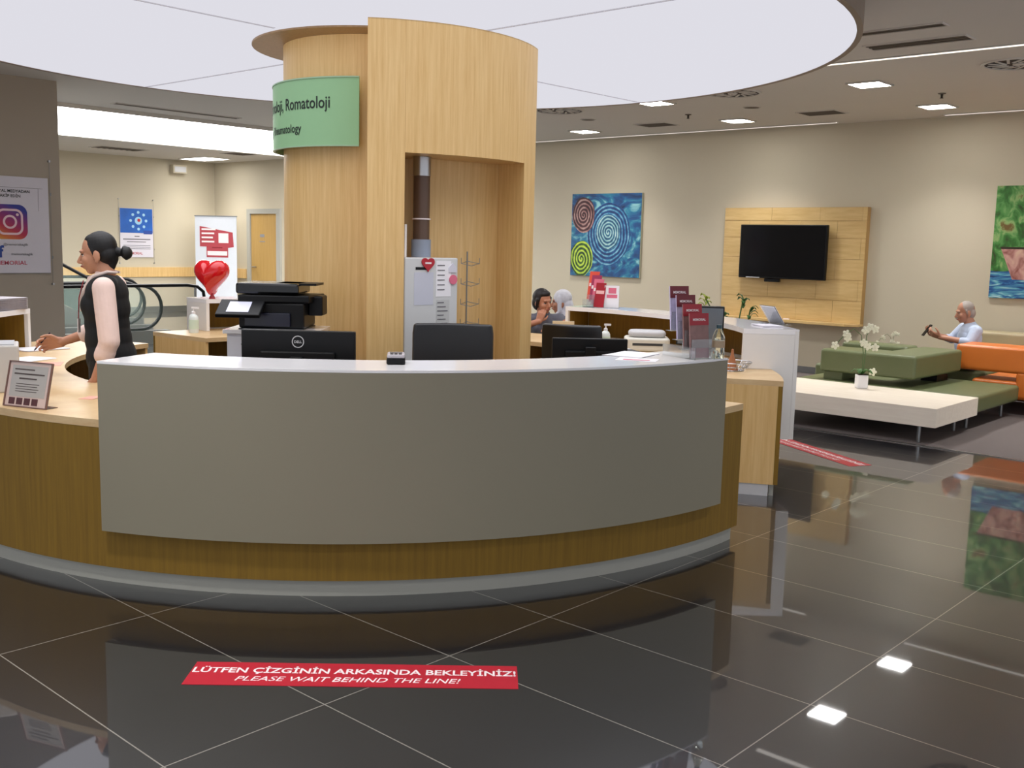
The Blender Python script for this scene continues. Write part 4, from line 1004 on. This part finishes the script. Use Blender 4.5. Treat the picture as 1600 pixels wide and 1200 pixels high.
def torso(mb, P, N, inf=0., fem=False, belly=0., lo=0.):
    R = axisrot(P, N); L = (N - P).length
    parts = [(0, 0, .165, .12, .13), (.22, .01, .150 if not fem else .14, .112, .12), (.42, .012, .145 if not fem else .122, .108, .12), (.62, .01, .165 if not fem else .142, .115, .13), (.8, 0, .16 if not fem else .142, .10, .10)]
    for f, y, rx, ry, rz in parts:
        if f < lo: continue
        b = belly if .1 < f < .6 else 0
        mb.ell(P + R @ V((0, y + b * .5, f * L)), (rx + inf + b * .3, ry + inf + b * .5, rz + inf), R, n=24, k=14)
    if fem:
        for s_ in (-1, 1): mb.ell(P + R @ V((s_ * .060, .072, .66 * L)), (.056 + inf, .046 + inf, .058 + inf), R)
def head_frame(c, e): return Matrix.Translation(c) @ e.to_matrix().to_4x4()
def head(mb, H, s=1.0):
    R = H.to_3x3(); f = lambda x, y, z: H @ V((x * s, y * s, z * s))
    E_ = lambda c, r: mb.ell(f(*c), tuple(k * s for k in r), R, n=20, k=14)
    E_((0, -.015, .028), (.073, .092, .088)); E_((0, .028, -.03), (.060, .060, .082)); E_((0, .052, -.088), (.030, .028, .024))
    E_((0, .076, .022), (.046, .016, .014)); E_((0, .02, -.075), (.048, .045, .03)); E_((0, .082, -.062), (.026, .014, .018))
    for k in (-1, 1):
        E_((k * .034, .058, -.03), (.026, .026, .028)); E_((k * .075, -.012, -.018), (.010, .02, .032)); E_((k * .074, -.006, -.046), (.009, .012, .012))
    mb.rc(f(0, .084, .006), f(0, .108, -.032), .009 * s, .013 * s); E_((0, .094, -.040), (.018, .012, .008))
def face(H, parent, s=1.0, lip='9c5148', brow=None):
    R = H.to_3x3(); f = lambda x, y, z: H @ V((x * s, y * s, z * s))
    for k in (-1, 1):
        MB().ell(f(k * .030, .0695, -.002), (.0135 * s, .008 * s, .006 * s), R).build('eye', mat('eye_white', 'd8cfc8', .3), parent, smooth=True)
        MB().ell(f(k * .030, .0740, -.002), (.0062 * s, .0048 * s, .0056 * s), R).build('iris', mat('dark_iris', '20140f', .3), parent, smooth=True)
        MB().tube([f(k * .014, .0865, .019), f(k * .03, .0855, .023), (f(k * .048, .073, .018))], [.003 * s, .0038 * s, .002 * s], 6).build('eyebrow', brow or HAIR, parent, smooth=True)
        MB().tube([f(k * .016, .079, .003), f(k * .03, .0795, .0055), f(k * .045, .069, .002)], .0026 * s, 6).build('eyelash', HAIR, parent, smooth=True)
    MB().tube([f(-.024, .089, -.063), f(-.01, .0975, -.060), f(.0, .098, -.062), f(.01, .0975, -.060), f(.024, .089, -.063)], [.003 * s, .006 * s, .0065 * s, .006 * s, .003 * s], 8).build('lips', mat('lips_' + lip, lip, .45), parent, smooth=True)
def hand(mb, wr, fd, pn, thumb, curl=.5, s=1.0, spread=.12):
    # fd finger direction, pn direction the palm faces, thumb = sideways direction of the thumb
    wr = V(wr); fd = V(fd).normalized(); pn = V(pn); pn = (pn - fd * pn.dot(fd)).normalized(); th = V(thumb); th = (th - fd * th.dot(fd) - pn * th.dot(pn)).normalized()
    kn = []
    for i, l in enumerate((.030, .010, -.011, -.030)):
        k = wr + fd * (.085 - .004 * abs(i - 1)) * s + th * l * s; kn.append(k); mb.rc(wr + th * l * .55 * s, k, .0155 * s, .0125 * s)
    for i, (k, Ls) in enumerate(zip(kn, ((.038, .024, .019), (.043, .028, .021), (.040, .026, .020), (.031, .020, .017)))):
        a = .35 * curl + .06 * i; d0 = (fd + th * (spread * (1.3 - i) * .6)).normalized(); p = k; r = (.0098, .0088, .008, .0068) if i < 3 else (.0085, .0077, .007, .006)
        for j, L in enumerate(Ls):
            d = (d0 * cos(a) + pn * sin(a)).normalized(); q = p + d * L * s; mb.rc(p, q, r[j] * s, r[j + 1] * s); p = q; a += curl * (.9 - .15 * j)
    b = wr + fd * .022 * s + th * .024 * s + pn * .004 * s; d = (th * .75 + fd * .6 + pn * .25).normalized(); m_ = b + d * .038 * s; mb.rc(b, m_, .0145 * s, .0115 * s)
    d = (th * .35 + fd * .85 + pn * (.25 + .3 * curl)).normalized(); e = m_ + d * .03 * s; mb.rc(m_, e, .0115 * s, .0095 * s)
    d = (th * .1 + fd * .9 + pn * (.2 + .5 * curl)).normalized(); mb.rc(e, e + d * .024 * s, .0095 * s, .0075 * s)
def limb(mb, a, b, c, r0, r1, r2, inf=0.):
    a, b, c = V(a), V(b), V(c); mb.rc(a, b, r0 + inf, r1 + inf); mb.rc(b, c, r1 * .98 + inf, r2 + inf)
def shoe(mb, ank, dr, side=0):
    ank = V(ank); d = V(dr).normalized(); f = V((ank.x, ank.y, .035))
    mb.rc(f - d * .05, f + d * .08, .034, .036); mb.rc(f + d * .08, f + d * .15, .036, .026); mb.rc(ank + V((0, 0, -.01)), f, .042, .038)

# receptionist: faces the left of the picture, pen in the far hand
rp = thing('person', 'woman in black waistcoat and pale pink shirt with dark bun, holding a pen', 'person', (-5.735, 2.87, 0), radians(135))
P, N = V((0, -.01, .90)), V((0, .01, 1.335)); HC = V((0, .055, 1.475)); HE = Euler((radians(-10), 0, radians(4)))
H = head_frame(HC, HE)
hipL, hipR = V((-.085, 0, .86)), V((.085, 0, .86)); kL, kR = V((-.09, .02, .47)), V((.09, .03, .47)); aL, aR = V((-.09, -.02, .09)), V((.09, 0, .09))
shL, shR = V((-.165, -.03, 1.285)), V((.165, .01, 1.285)); elL, elR = V((-.225, -.075, .99)), V((.20, .12, 1.02)); wrL, wrR = V((-.215, .02, .755)), V((.14, .325, .945))
b = MB(); head(b, H); b.rc(H @ V((0, -.02, -.07)), N + V((0, 0, .02)), .05, .056); torso(b, P, N, -.012, True)
b.rc(shL, shR, .045, .045)
limb(b, shL, elL, wrL, .046, .036, .024); limb(b, shR, elR, wrR, .046, .036, .024)
hand(b, wrR, (.05, .95, -.12), (-.9, .0, -.35), (0, .2, 1), 1.0); hand(b, wrL, (.05, .45, -.9), (.95, 0, .1), (.2, .9, .3), .5)
for h_, k_, a_ in ((hipL, kL, aL), (hipR, kR, aR)): limb(b, h_, k_, a_, .078, .052, .036); b.rc(a_, a_ + V((0, .12, -.045)), .034, .026)
blob('body', b, SKIN, rp, .0045, 2); face(H, rp)
b = MB(); R = H.to_3x3(); f = lambda x, y, z: H @ V((x, y, z))
b.ell(f(0, -.028, .036), (.080, .090, .088), R, 24, 14); b.ell(f(0, -.055, -.012), (.073, .062, .068), R); b.rc(f(0, -.07, -.04), f(0, -.05, -.085), .042, .034); b.rc(f(0, -.10, .0), f(0, -.135, -.018), .026, .022)
b.ell(f(0, .004, .078), (.056, .050, .036), R)
for s_ in (-1, 1): b.rc(f(s_ * .070, .004, .02), f(s_ * .070, .006, -.035), .009, .003)
blob('hair', b, HAIR, rp, .0045, 3)
b = MB(); b.ell(f(0, -.160, -.022), (.040, .034, .038), R); b.tube([f(.03 * cos(q), -.155, -.022 + .03 * sin(q)) for q in [2 * pi * i / 14 for i in range(14)]], .013, 8, True); blob('hair_bun', b, HAIR, rp, .004, 2)
b = MB(); torso(b, P, N, .0, True, lo=.1); b.rc(shL, shR, .052, .052)
limb(b, shL, elL + V((-.004, .0, .0)), elL + (wrL - elL) * .3, .062, .058, .05); limb(b, shR, elR, elR + (wrR - elR) * .22, .062, .056, .05)
b.rc(N + V((0, .0, -.02)), N + V((0, .005, .02)), .064, .056)
for el_, wr_ in ((elL, wrL), (elR, wrR)):
    q = el_ + (wr_ - el_) * .3; d_ = (wr_ - el_).normalized(); b.rc(q - d_ * .015, q + d_ * .01, .056, .056)
blob('shirt', b, SHIRT, rp, .005, 2)
b = MB(); torso(b, P, N, .014, True, lo=.1); b.rc(shL + V((.055, 0, .012)), shR + V((-.055, 0, .012)), .060, .060); torso(b, P + V((0, 0, -.02)), N, .016, True)
blob('waistcoat', b, VEST, rp, .006, 14)
for s_ in (-1, 1):
    b = MB(); b.tube([(s_ * .02, -.062, 1.368), (s_ * .060, -.02, 1.372), (s_ * .06, .06, 1.345), (s_ * .045, .105, 1.29), (s_ * .028, .142, 1.22), (s_ * .010, .152, 1.14)], [.006, .009, .012, .014, .013, .006], 8)
    b.build('collar', mat('collar_pink', 'ecd6cc', .7), rp, smooth=True)
b = MB(); b.rc(V((0, .085, 1.32)), V((0, .140, 1.17)), .032, .02); b.build('shirt_front', SHIRT, rp, smooth=True)
MB().bb(-.05, -.01, .158, .162, 1.02, 1.10).build('name_card', TXTWHITE, rp)
MB().tube([(-.05, .12, 1.32), (-.045, .15, 1.22), (-.03, .162, 1.10)], .003, 6).build('lanyard', DKRED, rp)
MB().tube([(-.118, .07, .93), (-.128, .075, .90), (-.122, .07, .87)], .004, 6).build('belt_clip', CHROME, rp)
b = MB(); b.ell(P + V((0, 0, -.02)), (.175, .132, .12))
for h_, k_, a_ in ((hipL, kL, aL), (hipR, kR, aR)): limb(b, h_, k_, a_ + V((0, 0, .03)), .092, .068, .056)
blob('trousers', b, TROUSER, rp, .008, 2)
b = MB(); shoe(b, aL, (0, 1, 0)); shoe(b, aR, (0, 1, 0)); blob('shoes', b, BLACK, rp, .006, 2)
pen = thing('pen', 'dark pen held in the receptionist\'s raised hand', 'pen', tuple(Matrix.Translation(rp.location) @ Matrix.Rotation(radians(135), 4, 'Z') @ V((.125, .42, .945))), radians(135))
MB().cone((0, -.035, .055), (-.0, .055, -.045), .0045, n=10).cone((0, .055, -.045), (0, .063, -.054), .0045, .001, 10).build('barrel', mat('dark_violet_pen', '2a1a33', .3), pen, smooth=True)

def seated(loc, rz, label, skin, P, N, HC, HE, arms, hands, legs, top, topcol, sleeve, pants, hairf, fem=True, belly=0., hs=1.0, brow=None):
    t = thing('person', label, 'person', loc, rz); H = head_frame(HC, HE); P, N = V(P), V(N)
    sl = N + V((-.165 if fem else -.19, 0, -.05)); sr = N + V((.165 if fem else .19, 0, -.05)); k = .046 if fem else .054
    b = MB(); head(b, H, hs); b.rc(H @ V((0, -.02, -.07)), N + V((0, 0, .01)), .052, .06); torso(b, P, N, -.014, fem, belly); b.rc(sl, sr, .05, .05)
    for s0, (el_, wr_) in zip((sl, sr), arms): limb(b, s0, el_, wr_, k, .038, .027)
    for (fd, pn, th, cu), (el_, wr_) in zip(hands, arms): hand(b, wr_, fd, pn, th, cu)
    for h_, k_, a_ in legs: limb(b, h_, k_, a_, .08, .055, .038); b.rc(V(a_), V(a_) + V((0, .1, -.03)), .034, .026)
    blob('body', b, skin, t, .0055, 2); face(H, t, hs, brow=brow)
    b = MB(); torso(b, P, N, .006, fem, belly); b.rc(sl + V((.0, 0, 0)), sr, .058, .058); b.rc(N + V((0, 0, -.03)), N + V((0, 0, -.0)), .072, .068)
    if sleeve:
        for s0, (el_, wr_) in zip((sl, sr), arms):
            el_, wr_ = V(el_), V(wr_)
            if sleeve <= 1: b.rc(s0, s0 + (el_ - s0) * sleeve, .066, .062)
            else: b.rc(s0, el_, .066, .052); b.rc(el_, el_ + (wr_ - el_) * (sleeve - 1), .052, .044)
    blob(top, b, topcol, t, .007, 2)
    b = MB(); b.ell(P + V((0, 0, -.01)), (.18, .15, .12))
    for h_, k_, a_ in legs: limb(b, h_, k_, V(a_) + V((0, 0, .03)), .095, .07, .055)
    blob('trousers', b, pants, t, .009, 2)
    b = MB(); [shoe(b, a_, (0, 1, 0)) for _, _, a_ in legs]; blob('shoes', b, BLACK, t, .008, 2)
    hairf(t, H); return t
def legs_sit(zs, fwd=.42): return [((s_ * .09, .02, zs), (s_ * .11, fwd, zs + .02), (s_ * .11, fwd + .03, .10)) for s_ in (-1, 1)]
def hair_up(t, H):
    R = H.to_3x3(); f = lambda x, y, z: H @ V((x, y, z)); b = MB()
    b.ell(f(0, -.03, .04), (.088, .092, .09), R); b.ell(f(0, -.06, -.02), (.082, .066, .085), R); b.ell(f(0, -.095, .02), (.05, .045, .05), R)
    for s_ in (-1, 1): b.rc(f(s_ * .076, .01, .03), f(s_ * .077, -.005, -.06), .018, .012)
    b.ell(f(0, .025, .082), (.058, .05, .034), R); blob('hair', b, mat('dark_brown_hair', '150c0e', .55, noise=.3, nscale=50), t, .006, 3)
def scarf(t, H):
    R = H.to_3x3(); f = lambda x, y, z: H @ V((x, y, z)); b = MB()
    b.ell(f(0, -.02, .04), (.093, .1, .096), R); b.ell(f(0, -.06, -.05), (.09, .07, .11), R); b.rc(f(0, -.05, -.10), f(0, -.03, -.17), .082, .085)
    for s_ in (-1, 1): b.rc(f(s_ * .075, .015, .05), f(s_ * .065, .02, -.09), .025, .024)
    b.rc(f(-.05, .03, -.12), f(.05, .03, -.12), .032, .032)
    blob('headscarf', b, mat('white_grey_scarf', 'dcdce4', .75, noise=.25, nscale=22, bump=.3), t, .006, 3)
def hair_short(t, H):
    R = H.to_3x3(); f = lambda x, y, z: H @ V((x, y, z)); b = MB()
    b.ell(f(0, -.018, .034), (.076, .086, .084), R); b.ell(f(0, -.05, -.02), (.074, .058, .066), R)
    for s_ in (-1, 1): b.rc(f(s_ * .073, .01, .02), f(s_ * .072, .008, -.02), .009, .006)
    blob('hair', b, HAIRG, t, .005, 2); MB().tube([f(-.02, .1, -.052), f(0, .104, -.050), f(.02, .1, -.052)], .006, 6).build('moustache', HAIRG, t, smooth=True)

# two women sitting at the far side of the ring, leaning on the oak desk
wA = seated((-6.70, 7.86, 0), radians(-125), 'dark-haired woman in grey sleeveless top resting her arm on the oak desk', SKIN2,
    (0, 0, .50), (0, .10, .905), V((.02, .16, 1.035)), Euler((radians(-8), radians(6), radians(22))),
    [((-.27, .26, .76), (-.06, .40, .80)), ((.25, .22, .79), (.085, .26, .845))],
    [((1, .2, 0), (0, -.3, -1), (0, 1, 0), .4), ((-.35, -.05, 1), (-.3, -1, 0), (-1, 0, 0), 1.3)],
    legs_sit(.48, .38), 'top', mat('grey_jersey', '6d6f7c', .8, noise=.1), .12, TROUSER, hair_up)
wB = seated((-6.79, 8.45, 0), radians(150), 'older woman in white patterned headscarf and plum cardigan beside the oak desk', SKIN2,
    (0, 0, .48), (0, .06, .87), V((0, .11, 1.0)), Euler((radians(-4), 0, radians(-20))),
    [((-.25, .16, .68), (-.12, .36, .64)), ((.25, .18, .68), (.10, .38, .64))],
    [((.5, 1, 0), (0, 0, -1), (1, 0, 0), .5), ((-.5, 1, 0), (0, 0, -1), (-1, 0, 0), .5)],
    legs_sit(.47, .40), 'cardigan', mat('plum_knit', '6a2f63', .85, noise=.2, nscale=25), 1.8, mat('white_skirt', 'd8d4dc', .8), scarf)
for l_, rz_, lb in (((-6.70, 7.86, 0), radians(-125), 'visitor chair under the dark-haired woman'), ((-6.79, 8.45, 0), radians(150), 'visitor chair under the woman in the headscarf')):
    t = thing('visitor_chair', lb, 'chair', l_, rz_)
    MB().bb(-.22, .22, -.2, .22, .34, .385).build('seat', DARKG, t, bevel=.015); MB().bb(-.2, .2, -.25, -.22, .5, .76).build('backrest', DARKG, t, bevel=.01)
    for x in (-.2, .2):
        for y in (-.2, .2): MB().cone((x, y, 0), (x, y, .34), .012).build('leg', STEEL, t, smooth=True)
        MB().cone((x, -.21, .36), (x, -.235, .55), .012).build('back_post', STEEL, t, smooth=True)
# seated man with telephone
mn = seated((-3.79, 11.69, 0), radians(128), 'grey-haired man in pale blue shirt looking at his phone, seated behind the sofas', SKIN3,
    (0, -.02, .47), (0, .02, .83), V((0, .085, .975)), Euler((radians(-12), 0, radians(2))),
    [((-.24, .10, .66), (-.10, .36, .70)), ((.24, .12, .66), (.08, .37, .71))],
    [((.25, .9, .35), (.6, -.3, .7), (0, -.2, 1), .8), ((-.35, .9, .35), (-.6, -.3, .7), (0, -.2, 1), .8)],
    legs_sit(.45, .42), 'shirt', mat('pale_blue_shirt', 'b9c6de', .75, noise=.12, nscale=30, bump=.3), 1.25, mat('navy_trousers', '23283a', .8), hair_short, fem=False, belly=.04, brow=HAIRG)
Mm = Matrix.Translation((-3.79, 11.69, 0)) @ Matrix.Rotation(radians(128), 4, 'Z')
pn_ = thing('mobile_phone', 'dark mobile phone in the seated man\'s hands', 'phone', tuple(Mm @ V((0, .475, .765))), radians(128))
Rb = Matrix.Rotation(radians(35), 4, 'X')
MB().bb(-.036, .036, -.005, .004, -.075, .075, Rb).build('case', BLACK, pn_, bevel=.003); MB().bb(-.032, .032, -.0065, -.005, -.069, .069, Rb).build('screen', GREYSC, pn_)
mb_ = thing('upholstered_stool', 'low olive seat block under the seated man', 'seat', (-3.86, 11.8, 0), 0)
MB().bb(-.3, .3, -.22, .25, .1, .345).build('seat', OLIVE, mb_, bevel=.03, seg=4)
for x in (-.24, .24):
    for y in (-.16, .18): MB().cone((x, y, .006), (x, y, .11), .016).build('leg', STEEL, mb_, smooth=True)
